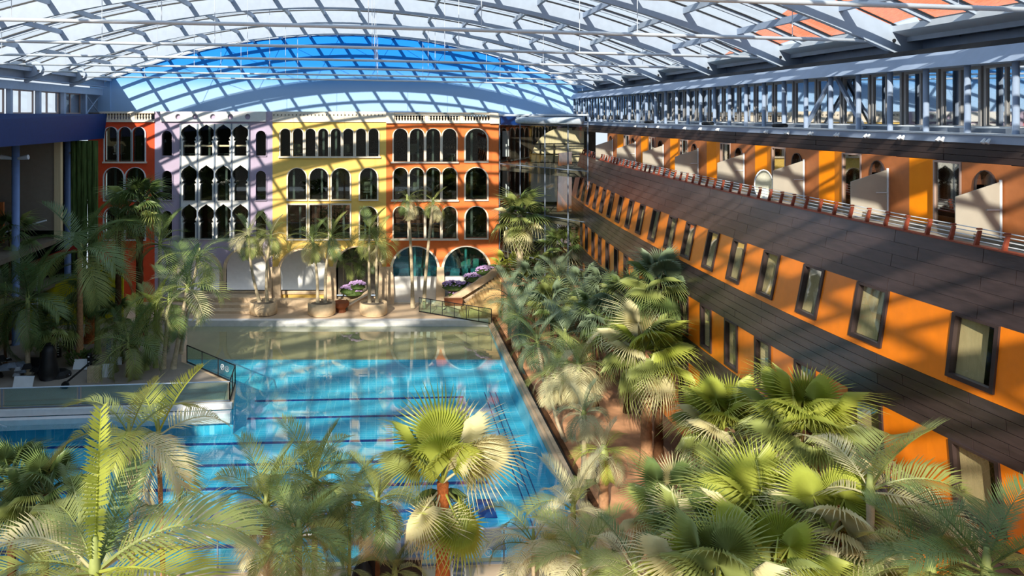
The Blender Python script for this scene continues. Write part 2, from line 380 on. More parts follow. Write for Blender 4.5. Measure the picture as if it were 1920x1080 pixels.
for k in range(1):
    v = (292, 376, 448)[k]; part('balcony_rail', MB().box(FX(341), FX(466), FY+.14, FY+.19, FZ(v-17), FZ(v-20)), 'curtain', lil)
hol = [[(FX(u)+.24*math.cos(t*PI/8), FZ(219)+.24*math.sin(t*PI/8)) for t in range(16)] for u in (335, 367, 400, 433, 465)]
part('parapet', MB().plate([rect(302, 499, 209.5, 228)]+hol, fpl(-.22, 0)), 'white_cladding', lil)
# --- yellow house
yel = front('yellow', 511, 724, 208, 'yellow', 'yellow house front between the lilac and the orange one')
w1 = [arch(526+23.6*i, 544.5+23.6*i, 241, 293) for i in range(8)]
w2 = [arch(u, u+34, 315, 374) for u in (540, 581, 622)]+[arch(675, 707, 315, 374), arch(675, 707, 387, 448)]
w3 = [rect(u, u+34, 384, 448) for u in (540, 581, 622)]
low2 = [arch(524, 615, 468, 545, 14), arch(630, 711, 463, 556, 14)]
part('wall', MB().plate([rect(511, 724, 229, VB)]+w1+w2+w3+low2, fpl(0, .3)), 'yellow_stucco', yel)
part('parapet', MB().box(FX(511), FX(724), FY-.1, FY+.3, FZ(229), FZ(209)), 'cream_stone', yel)
for i in range(30):
    u = 514+i*7; part('stud', MB().box(FX(u)-.04, FX(u)+.04, FY-.16, FY-.08, FZ(216.5), FZ(214.5)), 'gasket', yel)
for i, l in enumerate(w1): window(yel, l, .10, mull=(.5,) if i in (3, 4) else ())
for i, l in enumerate(w2+w3): window(yel, l, .12, mull=(.65,) if i % 2 else (.3,))
part('window_sill', MB().box(FX(522), FX(714), FY-.2, FY+.1, FZ(296), FZ(293)), 'cream_stone', yel)
# --- orange house
org = front('orange', 724, 935, 213, 'orange', 'orange house front, rightmost, with two big glazed ground floor arches')
w4 = [arch(738+30.6*i, 764+30.6*i, v0, v1) for (v0, v1) in ((241, 303), (314, 374), (387, 447)) for i in range(4)]
w5 = [arch(873, 913, v0, v1) for (v0, v1) in ((241, 302), (314, 374), (387, 446))]
big = [arch(736, 820, 462, 566, 16), arch(832, 916, 462, 566, 16)]
part('wall', MB().plate([rect(724, 935, 229, VB+2)]+w4+w5+big, fpl(0, .3)), 'orange_stucco', org)
for i, l in enumerate(w4): window(org, l, .10, mull={1: (.6,), 2: (.5,), 0: (), 3: ()}[i % 4])
for l in w5: window(org, l, .13, mull=(.3,))
for v in (304.5, 376, 449): part('window_sill', MB().box(FX(733), FX(860), FY-.2, FY+.1, FZ(v+1.5), FZ(v-1.5)), 'cream_stone', org)
for l in big: window(org, l, .22, 'cream_stone', 'teal_glass', -.2, mull=(.5,))
part('plinth_wall', MB().box(FX(736), FX(916), FY-.02, FY+.28, FZ(567), FZ(519)), 'white_cladding', org)
balusters(org, 738, 929, 213, 231)
part('pier', MB().box(FX(918), FX(936), FY-.25, FY+.3, FZ(232), FZ(212)), 'cream_stone', org)
part('pier', MB().box(FX(724), FX(739), FY-.25, FY+.3, FZ(231), FZ(211)), 'cream_stone', org)
# arcade arch surrounds and piers
for l, p in zip(low+low2, (lil, lil, yel, yel)):
    part('arch_surround', MB().plate([grow(l, .28), l], fpl(-.12, .3)), 'sandstone', p)
for u0, u1, p in ((499, 512, lil), (512, 526, yel), (614, 630, yel), (711, 724, yel), (724, 737, org), (819, 832, org)):
    part('pier', MB().hexa([(FX(u0-2), FY-.55, 0), (FX(u1+2), FY-.55, 0), (FX(u1+2), FY, 0), (FX(u0-2), FY, 0), (FX(u0), FY-.25, FZ(500)), (FX(u1), FY-.25, FZ(500)), (FX(u1), FY, FZ(500)), (FX(u0), FY, FZ(500))]), 'sandstone', p)
# interiors behind the fronts
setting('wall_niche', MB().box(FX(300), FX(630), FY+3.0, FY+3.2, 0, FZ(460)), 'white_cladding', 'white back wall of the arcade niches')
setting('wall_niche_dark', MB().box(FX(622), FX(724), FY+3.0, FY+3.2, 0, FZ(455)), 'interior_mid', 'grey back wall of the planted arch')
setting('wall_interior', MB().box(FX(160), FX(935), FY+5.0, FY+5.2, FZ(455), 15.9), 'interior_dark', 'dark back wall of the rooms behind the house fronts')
setting('wall_interior_glazed', MB().box(FX(724), FX(935), FY+4.0, FY+4.2, 0, FZ(452)), 'teal_reflection', 'back wall behind the two big arches, coloured as the teal reflection in their glass')
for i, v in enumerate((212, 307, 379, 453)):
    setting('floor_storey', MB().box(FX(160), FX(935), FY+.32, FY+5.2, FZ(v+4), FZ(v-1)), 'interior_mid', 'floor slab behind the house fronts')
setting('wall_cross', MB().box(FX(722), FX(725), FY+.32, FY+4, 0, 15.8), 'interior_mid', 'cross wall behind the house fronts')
for i, (u, v, w) in enumerate(((205+18, 286, 1), (556, 289, 1), (648, 289, 1), (703, 289, 0), (774, 299, 1), (848, 298, 0), (776, 369, 1), (848, 370, 0), (553, 368, 0), (688, 366, 1), (420, 288, 0), (357, 288, 0))):
    c = at(u, v, FY+1.1)
    t = empty('cafe_table', (c.x, c.y, FZ((307, 379, 453)[0 if v < 310 else 1]-1)), 'small white table behind glass in the %s' % ['red house, upper window', 'yellow house, second and third upper windows', 'yellow house, sixth upper window', 'yellow house, last upper window', 'orange house, second window of the top row', 'orange house, fourth window of the top row', 'orange house, second window of the middle row', 'orange house, fourth window of the middle row', 'yellow house, left window of the middle row', 'yellow house, single window of the middle row', 'lilac house, third pointed window of the top row', 'lilac house, first pointed window of the top row'][i], 'table', 'tables behind the upper windows')
    z = t.location.z
    part('leg', MB().lathe([(.25, 0), (.05, .05), (.05, .72)], (c.x, c.y, z), 8), 'steel_white', t)
    part('table_top', MB().lathe([(.5, .72), (.5, .77)], (c.x, c.y, z), 12), 'board_white', t)
    if w: part('lamp_shade', MB().lathe([(.12, .8), (.4, .9), (.45, 1.4), (.3, 1.6)], (c.x, c.y, z), 10), 'egg_white', t)
for i, u in enumerate((750, 790, 850, 885)):
    c = Vector((FX(u), FY+2.2, 1.9)); b = empty('lounge_block', (c.x, c.y, c.z), 'pale lounge seat behind the %s ground floor arch, %s' % (('left', 'left', 'right', 'right')[i], ('left half', 'right half', 'left half', 'right half')[i]), 'seat', 'seats behind the big arches')
    part('seat', MB().box(c.x-.9, c.x+.9, c.y-.5, c.y+.5, 1.95, 2.6), 'acrylic', b); part('backrest', MB().box(c.x-.9, c.x+.9, c.y+.4, c.y+.6, 2.6, 3.5), 'egg_white', b)
setting('floor_lobby', MB().box(FX(724), FX(935), FY+.32, FY+4, 1.7, 1.95), 'interior_mid', 'raised floor behind the big arches')

# ================================================================= BLUE END WALL + ROOF
XL, XR, XC, HW, RISE, RAD = -24.7, 18.7, -3.0, 21.7, 4.6, 53.5
SK = .10
def zrod(x): return 18.87-.011*x
def zroof(x): return zrod(x)+math.sqrt(max(0, RAD*RAD-(x-XC)**2))-(RAD-RISE)
WY = 68.6
NX = 36
xs = [XL+(XR-XL)*i/NX for i in range(NX+1)]
wb_ = MB(); loop = [(XL, 15.5), (XR, 15.5)]+[(x, zroof(x)) for x in reversed(xs)]
wb_.plate([loop], lambda a, b, s: (a, WY+SK*a+.3*s, b))
setting('wall_end', wb_, 'sky_paint', 'blue vaulted end wall painted like a fading sky')
setting('trim_2', MB().tube([(x, WY+SK*x-.1, zroof(x)-.08) for x in xs], .14, 6), 'steel_white', 'white edge strip along the blue end wall')
roof = empty('ceiling', (0, 40, 23), 'vaulted glass roof of white ribs, purlins and panes', None, None, 'structure')
S = 7.4
ribsY = [24.2+S*k for k in range(-8, 6)]
def arcpts(y0, dz, x0=XL, x1=XR, n=NX): return [(x0+(x1-x0)*i/n, y0+SK*(x0+(x1-x0)*i/n), zroof(x0+(x1-x0)*i/n)+dz) for i in range(n+1)]
def arcbar(mb, y0, w, ztop, zbot, n=NX):
    p = arcpts(y0, 0, n=n); base = len(mb.v)
    for q in p:
        t = abs((q[0]-XC)/HW)
        for dy, dz in ((-w/2, ztop), (w/2, ztop), (w/2, zbot), (-w/2, zbot)): mb.v.append((q[0], q[1]+dy, q[2]+dz))
    for i in range(len(p)-1):
        for k in range(4): a = base+i*4; mb.f.append((a+k, a+(k+1) % 4, a+4+(k+1) % 4, a+4+k))
    mb.f.append((base, base+1, base+2, base+3)); e = base+(len(p)-1)*4; mb.f.append((e, e+1, e+2, e+3)); return mb
NP = 17
PX = [XL+.5+(XR-XL-1.0)*i/NP for i in range(NP+1)]
for y in ribsY:
    part('rib', arcbar(MB(), y, .22, -.05, -.95), 'rib_paint', roof)
    if y > 14:
        part('tie_rod', MB().tube([(XL+.5, y+SK*XL-.05, zrod(XL)-.1), (XC, y+SK*XC, zrod(XC)-.02), (XR-.5, y+SK*XR-.05, zrod(XR)-.1)], .065, 8), 'steel_white', roof, True)
        for x in (-19, -11.5, -7, -.5, 3.2, 8.5, 14):
            part('hanger_rod', MB().tube([(x, y+SK*x, zrod(x)), (x, y+SK*x, zroof(x)-.9)], .014, 4), 'steel_white', roof)
    for (x, sg) in ((XL, 1), (XR, -1)):               # foot bracket: deep plate with a rounded nose
        yy = y+SK*x; z0 = zrod(x)
        pts = [(0, .15), (0, -.65), (.9, -.45), (1.35, -.2), (1.45, .05), (1.3, .45), (.4, .75)]
        part('foot_bracket', MB().plate([[(x-sg*.15+sg*a, z0+b) for a, b in pts]], lambda a, b, s: (a, yy-.2+.4*s, b)), 'rib_paint', roof)
        part('pin', MB().tube([(x+sg*1.05, yy-.26, z0-.08), (x+sg*1.05, yy+.26, z0-.08)], .06, 8), 'gasket', roof)
        part('post', MB().box(min(x, x-sg*.55), max(x, x-sg*.55), yy-.28, yy+.28, z0-.7, z0+.5), 'steel_blue', roof)
gb_back = MB()
for y in ribsY:
    for k in (1, 2, 3):
        yb = y+S*k/4
        if yb > 14: part('glazing_bar', arcbar(MB(), yb, .12, .02, -.15), 'rib_paint', roof)
        else: arcbar(gb_back, yb, .14, .02, -.16)
o = part('glazing_bar', gb_back, 'steel_white', roof); o['kind'] = 'stuff'
gk = MB()
for y in ribsY:
    if y < 9: continue
    for k in range(4):
        for d in (-.13, .13):
            arcbar(gk, y+S*k/4+d, .035, .035, -.03)
o = part('gasket_strip', gk, 'gasket', roof); o['kind'] = 'stuff'
for i, x in enumerate(PX):
    z = zroof(x)-.22
    part('purlin', MB().bar((x, ribsY[0]+SK*x, z), (x, WY+SK*x, z), .17, .26, (0, 0, 1)), 'rib_paint' if i % 2 else 'steel_blue', roof)
# panes
panes = []
allY = []
for y in ribsY:
    for k in range(4): allY.append(y+S*k/4)
allY.append(WY)
for j in range(len(allY)-1):
    for i in range(NP):
        xa, xb, ya, yb = PX[i]+.03, PX[i+1]-.03, allY[j]+.05, allY[j+1]-.05
        q = [(xa, ya+SK*xa, zroof(xa)+.03), (xb, ya+SK*xb, zroof(xb)+.03), (xb, yb+SK*xb, zroof(xb)+.03), (xa, yb+SK*xa, zroof(xa)+.03)]
        pr = [(VPX+FOC*p[0]/max(p[1], .1), VPY-FOC*(p[2]-CAMZ)/max(p[1], .1)) for p in q]
        vis = all(p[1] > 3 for p in q) and any(0 < a < 1920 and -5 < b < 1080 for a, b in pr)
        area = abs(sum(pr[k][0]*pr[(k+1) % 4][1]-pr[(k+1) % 4][0]*pr[k][1] for k in range(4)))/2 if vis else 0
        panes.append((area, q))
panes.sort(key=lambda t: -t[0]); rest = MB()
for n, (a, q) in enumerate(panes):
    if n < 280 and a > 0:
        mb = MB(); mb.quad(*q); part('pane', mb, 'roof_glass', roof)
    else: rest.quad(*q)
o = part('pane', rest, 'roof_glass', roof); o['kind'] = 'stuff'
# bracing wires near the end wall
for i in range(2, NP-1, 2):
    xa, xb = PX[i], PX[i+2] if i+2 <= NP else PX[NP]
    ya, yb = ribsY[-1], WY
    for (x0, x1) in ((xa, xb), (xb, xa)):
        part('bracing_wire', MB().tube([(x0, ya+SK*x0, zroof(x0)-.4), (x1, yb+SK*x1-.3, zroof(x1)-.4)], .02, 4), 'gasket', roof)
for (x, sg) in ((XL, 1), (XR, -1)):                   # eaves beam with panels, long bearing beam under it
    part('eaves_beam', MB().hexa([(x-.2, -38+SK*x, zroof(x)-.1), (x+sg*.9-.2, -38+SK*x, zroof(x+sg*.9)-.18), (x+sg*.9-.2, WY+SK*x-.2, zroof(x+sg*.9)-.18), (x-.2, WY+SK*x-.2, zroof(x)-.1), (x-.2, -38+SK*x, zroof(x)+.2), (x+sg*.9-.2, -38+SK*x, zroof(x+sg*.9)+.02), (x+sg*.9-.2, WY+SK*x-.2, zroof(x+sg*.9)+.02), (x-.2, WY+SK*x-.2, zroof(x)+.2)]), 'steel_white', roof)
    yx = SK*x; zz = zrod(x)-.35
    b = MB().box(x-.25, x+.25, -38, WY+yx-.3, zz+.28, zz+.34); b.box(x-.04, x+.04, -38, WY+yx-.3, zz-.28, zz+.28); b.box(x-.3, x+.3, -38, WY+yx-.3, zz-.34, zz-.28)
    part('bearing_beam', b, 'steel_blue', roof)
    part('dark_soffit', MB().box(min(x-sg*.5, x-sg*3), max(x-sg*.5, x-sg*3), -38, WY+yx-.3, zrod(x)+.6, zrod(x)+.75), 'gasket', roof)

# ================================================================= RIGHT GALLERY
GX, GY1 = 17.0, 67.5
gal = empty('glazed_gallery', (GX+.5, 44, 15.4), 'long grey steel gallery with reflecting windows above the hotel terrace', 'gallery')
zr = zrod(XR)
part('roof_fascia', MB().hexa([(GX-.25, 8, 17.45), (GX+.6, 8, 17.45), (GX+.6, GY1, 17.45), (GX-.25, GY1, 17.45), (GX+.15, 8, 17.95), (GX+.6, 8, 17.95), (GX+.6, GY1, 17.95), (GX+.15, GY1, 17.95)]), 'steel_blue', gal)
part('dark_gap', MB().box(GX+.5, GX+3, 8, GY1, 17.8, 18.15), 'gasket', gal)
part('ledge_beam', MB().box(GX-.55, GX+.8, 8, GY1, 15.22, 15.45), 'steel_blue', gal)
part('ledge_top', MB().box(GX-.6, GX+.6, 8, GY1, 15.45, 15.49), 'steel_white', gal)
part('window_base', MB().box(GX+.35, GX+.6, 8, GY1, 15.49, 15.62), 'steel_grey', gal)
me = MB().tube([(0, 0, 15.49), (0, 0, 17.5)], .085, 10).mesh('column'); me.materials.append(M['steel_blue'])
for p in me.polygons: p.use_smooth = True
y = 10.1; i = 0
while y < GY1-.3:
    o = link('column', me, gal); o.location = (GX, y, 0)
    part('window_frame', MB().plate([[(y+.05, 15.6), (y+1.6, 15.6), (y+1.6, 17.45), (y+.05, 17.45)], [(y+.14, 15.7), (y+.80, 15.7), (y+.80, 17.36), (y+.14, 17.36)], [(y+.88, 15.7), (y+1.51, 15.7), (y+1.51, 17.36), (y+.88, 17.36)]], lambda a, b, s: (GX+.42+.12*s, a, b)), 'gallery_frame', gal)
    part('pane', MB().box(GX+.47, GX+.49, y+.1, y+1.56, 15.65, 17.4), 'gallery_glass', gal)
    y += 1.665; i += 1
for ya in (28.6, 48.6):
    part('diagonal_brace', MB().bar((GX+.1, ya-.1, 17.4), (GX+.1, ya+1.7, 15.5), .12, .12), 'steel_blue', gal)
    part('diagonal_brace', MB().bar((GX+.3, ya-1.7, 15.5), (GX+.3, ya-.1, 17.4), .12, .12), 'steel_blue', gal)
part('pipe', MB().tube([(GX+.2, 15, 15.66), (GX+.2, 60, 15.6)], .03, 6), 'board_white', gal)
setting('wall_gallery', MB().box(GX+2.6, GX+2.8, 8, GY1, 15.4, 18), 'interior_mid', 'back wall inside the glazed gallery')
setting('floor_gallery', MB().box(GX-.3, GX+2.8, 8, GY1, 15.15, 15.3), 'interior_mid', 'floor of the glazed gallery')
for i in range(16):
    yy = 18.6+i*1.665*(1 if i < 9 else 1.2)
    f = empty('floodlight', (GX-.57, yy, 15.3), 'pair of tiny white floodlights under the gallery ledge, %s pair from the near end' % ('first second third fourth fifth sixth seventh eighth ninth tenth eleventh twelfth thirteenth fourteenth fifteenth last'.split()[i]), 'floodlight', 'floodlights along the gallery ledge')
    for d in (-.08, .08):
        part('lamp_head', MB().tube([(GX-.62, yy+d, 15.36), (GX-.70, yy+d, 15.24)], [.03, .06], 6), 'board_white', f)
for i, yy in enumerate((31.5, 38.5, 47)):
    c = empty('hose_coil', (GX-.45, yy, 15.5), 'black cable coil lying on the gallery ledge, %s' % ('nearest of three', 'middle of three', 'farthest of three')[i], 'cable', 'cable coils on the gallery ledge')
    part('coil', MB().lathe([(.28, 0), (.32, .08), (.26, .16), (.14, .16), (.12, .02)], (GX-.3, yy, 15.49), 12), 'black', c)

# ================================================================= HOTEL (ship hull)
def hx(Y, z):
    k = min(1, max(0, (13-z)/7)); cn = .002+.0075*k
    b = 13.35+(.0017*(Y-27)**2 if Y > 27 else cn*(Y-27)**2)
    return b+.2*max(0, z-9.4)
hot = empty('hotel', (14, 34, 0), 'ship like hotel wing with dark bands, orange strips and a roof terrace', 'building')
def hpatch(mb, y0, y1, z0, z1, off=0.0, th=.12, n=2):
    base = len(mb.v)
    for i in range(n+1):
        y = y0+(y1-y0)*i/n
        for (z, t) in ((z0, 0), (z1, 0), (z1, 1), (z0, 1)): mb.v.append((hx(y, z)-off+th*t, y, z))
    for i in range(n):
        for k in range(4): a = base+i*4; mb.f.append((a+k, a+(k+1) % 4, a+4+(k+1) % 4, a+4+k))
    mb.f.append((base, base+1, base+2, base+3)); e = base+n*4; mb.f.append((e, e+1, e+2, e+3)); return mb
HY0, HY1 = 9.0, 61.0
WYS = [51.6, 49.4, 47.2, 45.0, 42.8, 40.7, 38.5, 36.1, 33.9, 31.5, 29.2, 26.8, 24.3, 21.7, 18.3, 14.8, 11.6]
WYS = [58.4, 56.2, 54.0]+WYS
# core wall behind the cladding
cw = MB()
for (z0, z1) in ((0, 13.0),):
    for i in range(26):
        ya, yb = HY0+(HY1-HY0)*i/26, HY0+(HY1-HY0)*(i+1)/26
        for za, zb in ((0, 9.4), (9.4, 12.9)):
            cw.quad((hx(ya, za)+1.3, ya, za), (hx(yb, za)+1.3, yb, za), (hx(yb, zb)+1.3, yb, zb), (hx(ya, zb)+1.3, ya, zb))
part('inner_wall', cw, 'interior_mid', hot)
bands = [(11.17, 12.84, 5), (8.04, 9.43, 5), (5.1, 6.15, 4), (0.0, 1.6, 3)]
nplank = 0; far = MB()
for bi, (z0, z1, nc) in enumerate(bands):
    h = (z1-z0)/nc
    for c in range(nc):
        y = HY0-(.9 if c % 2 else 0)
        while y < HY1:
            L = 2.9; ya, yb = max(HY0, y)+.008, min(HY1, y+L)-.008
            if yb > ya+.05:
                if ya < 38 and bi < 3:
                    g_ = .003 if bi == 0 else .007; part('plank', hpatch(MB(), ya, yb, z0+c*h+g_, z0+(c+1)*h-g_, rnd.uniform(0, .003 if bi == 0 else .012), .1, 3), 'hull_dark', hot); nplank += 1
                else: hpatch(far, ya, yb, z0+c*h+.007, z0+(c+1)*h-.007, 0, .1, 3)
            y += L
o = part('plank', far, 'hull_dark', hot); o['kind'] = 'stuff'
part('band_backing', hpatch(hpatch(hpatch(MB(), HY0, HY1, 11.15, 12.85, -.1, .05, 24), HY0, HY1, 8.0, 9.45, -.1, .05, 24), HY0, HY1, 5.0, 6.2, -.1, .05, 24), 'gasket', hot)
strips = [(9.43, 11.17), (6.15, 8.04), (1.6, 5.1)]
for si, (z0, z1) in enumerate(strips):
    zb = {0: z0+.22, 1: z0+.16, 2: z0+1.4}[si]; zt = z1+(.02 if si else .0)
    prev = HY0
    ws = sorted(WYS)
    for wy in ws:
        y1_, w = wy, (1.2 if wy < 22 else 1.0 if wy < 40 else .85)
        y0_ = y1_-w
        if y0_ < prev+.1: continue
        part('wall_panel', hpatch(MB(), prev+.006, y0_-.006, z0, z1, .0, .12, 3), 'hull_orange', hot)
        part('sill_panel', hpatch(MB(), y0_, y1_, z0, zb, .0, .12, 1), 'hull_orange', hot)
        prev = y1_
        # window: protruding bronze frame with a deep reveal, glass, curtain and dark inside
        def P(y, z, d): return (hx(y, z)+d, y, z)
        f = MB(); fr = .065
        f.plate([[(y0_-.04, zb-.04), (y1_+.04, zb-.04), (y1_+.04, zt), (y0_-.04, zt)], [(y0_+fr, zb+fr), (y1_-fr, zb+fr), (y1_-fr, zt-fr), (y0_+fr, zt-fr)]], lambda a, b, s: P(a, b, -.05+.16*s))
        w_ = part('window', f, 'bronze', hot)
        g = MB(); g.quad(P(y0_+fr, zb+fr, .05), P(y1_-fr, zb+fr, .05), P(y1_-fr, zt-fr, .05), P(y0_+fr, zt-fr, .05)); part('pane', g, 'hull_glass', w_)
        ym = y0_+w*rnd.uniform(.35, .6)
        c_ = MB(); c_.quad(P(ym, zb, .26), P(y1_-.05, zb, .13), P(y1_-.05, zt, .13), P(ym, zt, .26)); part('curtain', c_, 'curtain', w_)
    part('wall_panel', hpatch(MB(), prev+.006, HY1, z0, z1, .0, .12, 6), 'hull_orange', hot)
part('end_wall', MB().hexa([(13.9, HY1, 0), (16, HY1+2.6, 0), (16, HY1+2.7, 0), (13.9, HY1+.2, 0), (14.3, HY1, 12.9), (16, HY1+2.6, 12.9), (16, HY1+2.7, 12.9), (14.3, HY1+.2, 12.9)]), 'hull_orange', hot)
part('terrace_floor', MB().hexa([(hx(9, 12.7)-.02, 8, 12.5), (17.5, 8, 12.5), (17.5, 27, 12.5), (hx(27, 12.7)+.1, 27, 12.5), (hx(9, 12.7)-.02, 8, 12.7), (17.5, 8, 12.7), (17.5, 27, 12.7), (hx(27, 12.7)+.1, 27, 12.7)]), 'deck_stone', hot)
part('terrace_floor', MB().hexa([(hx(27, 12.7)+.1, 27, 12.5), (18, 27, 12.5), (18, 61, 12.5), (hx(61, 12.7)+.1, 61, 12.5), (hx(27, 12.7)+.1, 27, 12.7), (18, 27, 12.7), (18, 61, 12.7), (hx(61, 12.7)+.1, 61, 12.7)]), 'deck_stone', hot)
part('parapet_cap', hpatch(MB(), HY0, HY1, 12.84, 12.875, .03, .2, 24), 'wood_rust', hot)
# upper fascia courses
for c in range(3):
    z0 = 14.68+c*.183
    for k in range(9):
        ya = 9+k*6.5; part('fascia_plank', MB().box(GX-.52+.008*((k+c) % 2), GX-.3, ya+.01, min(67, ya+6.49), z0+.006, z0+.177), 'fascia_dark', hot)
part('soffit', MB().box(GX-.45, GX+2.2, 9, 62, 14.66, 14.70), 'fascia_dark', hot)
# terrace bays
TX = 16.25
bayY = [52.9, 48.1, 43.3, 38.5, 33.6, 28.8, 24.0, 19.6, 15.0]
ci = 0
for bi, Y in enumerate(bayY):
    nearer = bayY[bi+1] if bi+1 < len(bayY) else Y-4.6
    P_ = Y-nearer
    # arched window wall just beyond the screen
    zs0, zs1 = 12.7, 14.68
    def apl(d0, d1): return lambda a, b, s: (TX+(d0 if s == 0 else d1), a, b)
    yc = Y+.55; ar = [(yc-.32, 13.1), (yc+.32, 13.1)]+[(yc+.32*math.cos(PI*i/8), 14.1+.40*math.sin(PI*i/8)) for i in range(9)]
    part('wall_panel', MB().plate([[(Y-.02, zs0), (Y+1.4, zs0), (Y+1.4, zs1), (Y-.02, zs1)], ar], apl(0, .2)), 'brown_wall', hot)
    w_ = part('window', MB().plate([grow(ar, .05), ar], apl(-.05, .2)), 'bronze', hot); part('pane', MB().plate([ar], apl(.12, .14)), 'hull_glass', w_)
    def facet(name, xa, ya, xb, yb_, m, mb=None, t=.08):
        return part(name, MB().hexa([(xa, ya, zs0), (xb, yb_, zs0), (xb+t, yb_, zs0), (xa+t, ya, zs0), (xa, ya, zs1), (xb, yb_, zs1), (xb+t, yb_, zs1), (xa+t, ya, zs1)]), m, hot)
    facet('wall_panel', TX, Y-.02, TX, Y-.9, 'brown_wall')
    facet('bay_panel', TX, Y-.9, TX+.16, Y-1.6, 'bay_orange'); facet('bay_panel', TX+.16, Y-1.6, TX+.04, Y-P_+2.5, 'bay_orange')
    yd0, yd1 = Y-P_+2.48, Y-P_+1.42
    f = part('terrace_door', MB().plate([[(yd1, zs0), (yd0, zs0), (yd0, zs1), (yd1, zs1)], [(yd1+.06, zs0+.06), (yd0-.06, zs0+.06), (yd0-.06, zs1-.06), (yd1+.06, zs1-.06)]], lambda a, b, s: (TX-.02+.08*s, a, b)), 'frame_grey', hot)
    part('pane', MB().plate([[(yd1+.05, zs0+.05), (yd0-.05, zs0+.05), (yd0-.05, zs1-.05), (yd1+.05, zs1-.05)]], lambda a, b, s: (TX+.03+.01*s, a, b)), 'hull_glass', f)
    part('door_curtain', MB().box(TX+.2, TX+.26, yd1-.1, yd0+.1, zs0, zs1), 'door_brown', hot)
    part('screen_pole', MB().tube([(TX-.06, Y, 12.7), (TX-.06, Y, 14.3)], .035, 8), 'board_white', hot)
    part('privacy_screen', MB().plate([[(15.0, 12.75), (TX-.1, 12.75), (TX-.1, 14.24), (15.0, 13.86)]], lambda a, b, s: (a, Y-.015+.03*s, b)), 'screen_frost', hot)
    part('screen_rung', MB().box(TX-.45, TX-.1, Y-.05, Y-.02, 13.5, 13.53), 'board_white', hot)
# terrace railing
rl = empty('terrace_railing', (14, 30, 12.9), 'low railing of rust red posts and thin white rails along the terrace edge', 'railing')
ys = []; y = 10.2
while y < 60.5:
    ys.append(y); y += .78
for y in ys:
    x = hx(y, 12.86)
    m_ = MB().hexa([(x, y-.03, 12.87), (x+.11, y-.03, 12.87), (x+.11, y+.03, 12.87), (x, y+.03, 12.87), (x+.11, y-.025, 13.22), (x+.19, y-.025, 13.22), (x+.19, y+.025, 13.22), (x+.11, y+.025, 13.22)])
    m_.box(x+.08, x+.19, y-.03, y+.03, 13.24, 13.28)
    part('railing_post', m_, 'wood_rust', rl)
for k, z in enumerate((12.96, 13.06, 13.16, 13.25)):
    part('rail', MB().tube([(hx(y, 12.86)+.13+.03*k, y, z) for y in [9+i*2.0 for i in range(26)]], .014, 5), 'board_white', rl)
eg = empty('shell_chair', (15.2, 28.4, 12.7), 'pale oval shell chair standing on the terrace by a frosted screen', 'chair')
c = Vector((15.05, 29.6, 13.25)); shell = MB()
for i in range(9):
    for j in range(12):
        a0, a1, b0, b1 = PI*i/9*.5, PI*(i+1)/9*.5, 2*PI*j/12, 2*PI*(j+1)/12
        q = [(math.sin(a)*math.cos(b)*.36, (math.cos(a))*.3, math.sin(a)*math.sin(b)*.58) for a, b in ((a0, b0), (a1, b0), (a1, b1), (a0, b1))]
        shell.quad(*[tuple(c+Vector(p)) for p in q])
part('seat', shell, 'egg_white', eg, True); part('rim', MB().tube([tuple(c+Vector((.36*math.cos(2*PI*k/20), 0, .58*math.sin(2*PI*k/20)))) for k in range(21)], .025, 6), 'board_white', eg); part('foot', MB().lathe([(.25, 0), (.04, .05), (.04, .1)], (c.x, c.y, 12.7), 10), 'steel_grey', eg)
part('lamp_bracket', MB().bar((hx(15.2, 7.0)-.02, 15.2, 7.05), (hx(15.2, 7.0)-.55, 15.0, 7.05), .16, .16), 'black', hot)

# ================================================================= GLASS LINK
lk = empty('glass_link', (12.2, 59, 0), 'tall glazed stair link between the orange house front and the hotel', 'glass facade')
a, b = Vector((9.78, 63.2, 0)), Vector((14.9, 54.6, 0)); d = (b-a)
def LP(t, z, off=0): n_ = Vector((-d.y, d.x, 0)).normalized(); p = a+d*t+n_*off; return (p.x, p.y, z)
zl = [.2, 4.6, 8.15, 11.9, 15.2]; tl = [0, .26, .55, .8, 1.0]
for i in range(4):
    for k in range(4):
        mb = MB(); mb.quad(LP(tl[k]+.004, zl[i]+.03), LP(tl[k+1]-.004, zl[i]+.03), LP(tl[k+1]-.004, zl[i+1]-.03), LP(tl[k]+.004, zl[i+1]-.03)); part('pane', mb, 'lobby_glass', lk)
for t in tl: part('mullion', MB().bar(LP(t, 0), LP(t, 16.0), .07, .10, (0, 1, 0)), 'steel_grey', lk)
for z in zl[1:]: part('transom', MB().bar(LP(0, z), LP(1, z), .07, .05), 'steel_grey', lk)
part('top_rail', MB().bar(LP(0, 16.02), LP(1, 16.02), .2, .12), 'steel_white', lk)
part('dark_beam', MB().bar(LP(.02, 15.55), LP(.26, 15.55), .1, .7), 'canopy_blue', lk)
part('air_duct', MB().tube([LP(.3, 15.6, -.6), LP(.6, 15.55, -.6), LP(1, 15.6, -.6)], .28, 10), 'acrylic', lk, True)
for i, z in enumerate((4.55, 8.1, 11.85)):
    setting('floor_link', MB().plate([[(9.6, 66), (10.1, 63.4), (14.4, 56.4), (18, 58), (18, 66)]], lambda a_, b_, s: (a_, b_, z-.55*s)), 'interior_mid', 'floor slab inside the glass link')
setting('wall_link', MB().box(9.7, 19, 67.0, 67.2, 0, 15.8), 'interior_dark', 'dark back wall inside the glass link')
ap = [(12.9, 11.9)]+[(12.9+2.9*(1-math.cos(PI/2*i/10)), 12.0+2.9*math.sin(PI/2*i/10)) for i in range(11)]+[(17.5, 14.9), (17.5, 11.9)]
setting('wall_link_arch', MB().plate([ap], lambda a_, b_, s: (a_, 65.4+.1*s, b_)), 'curtain', 'sunlit cream wall with an arched edge behind the glass link')
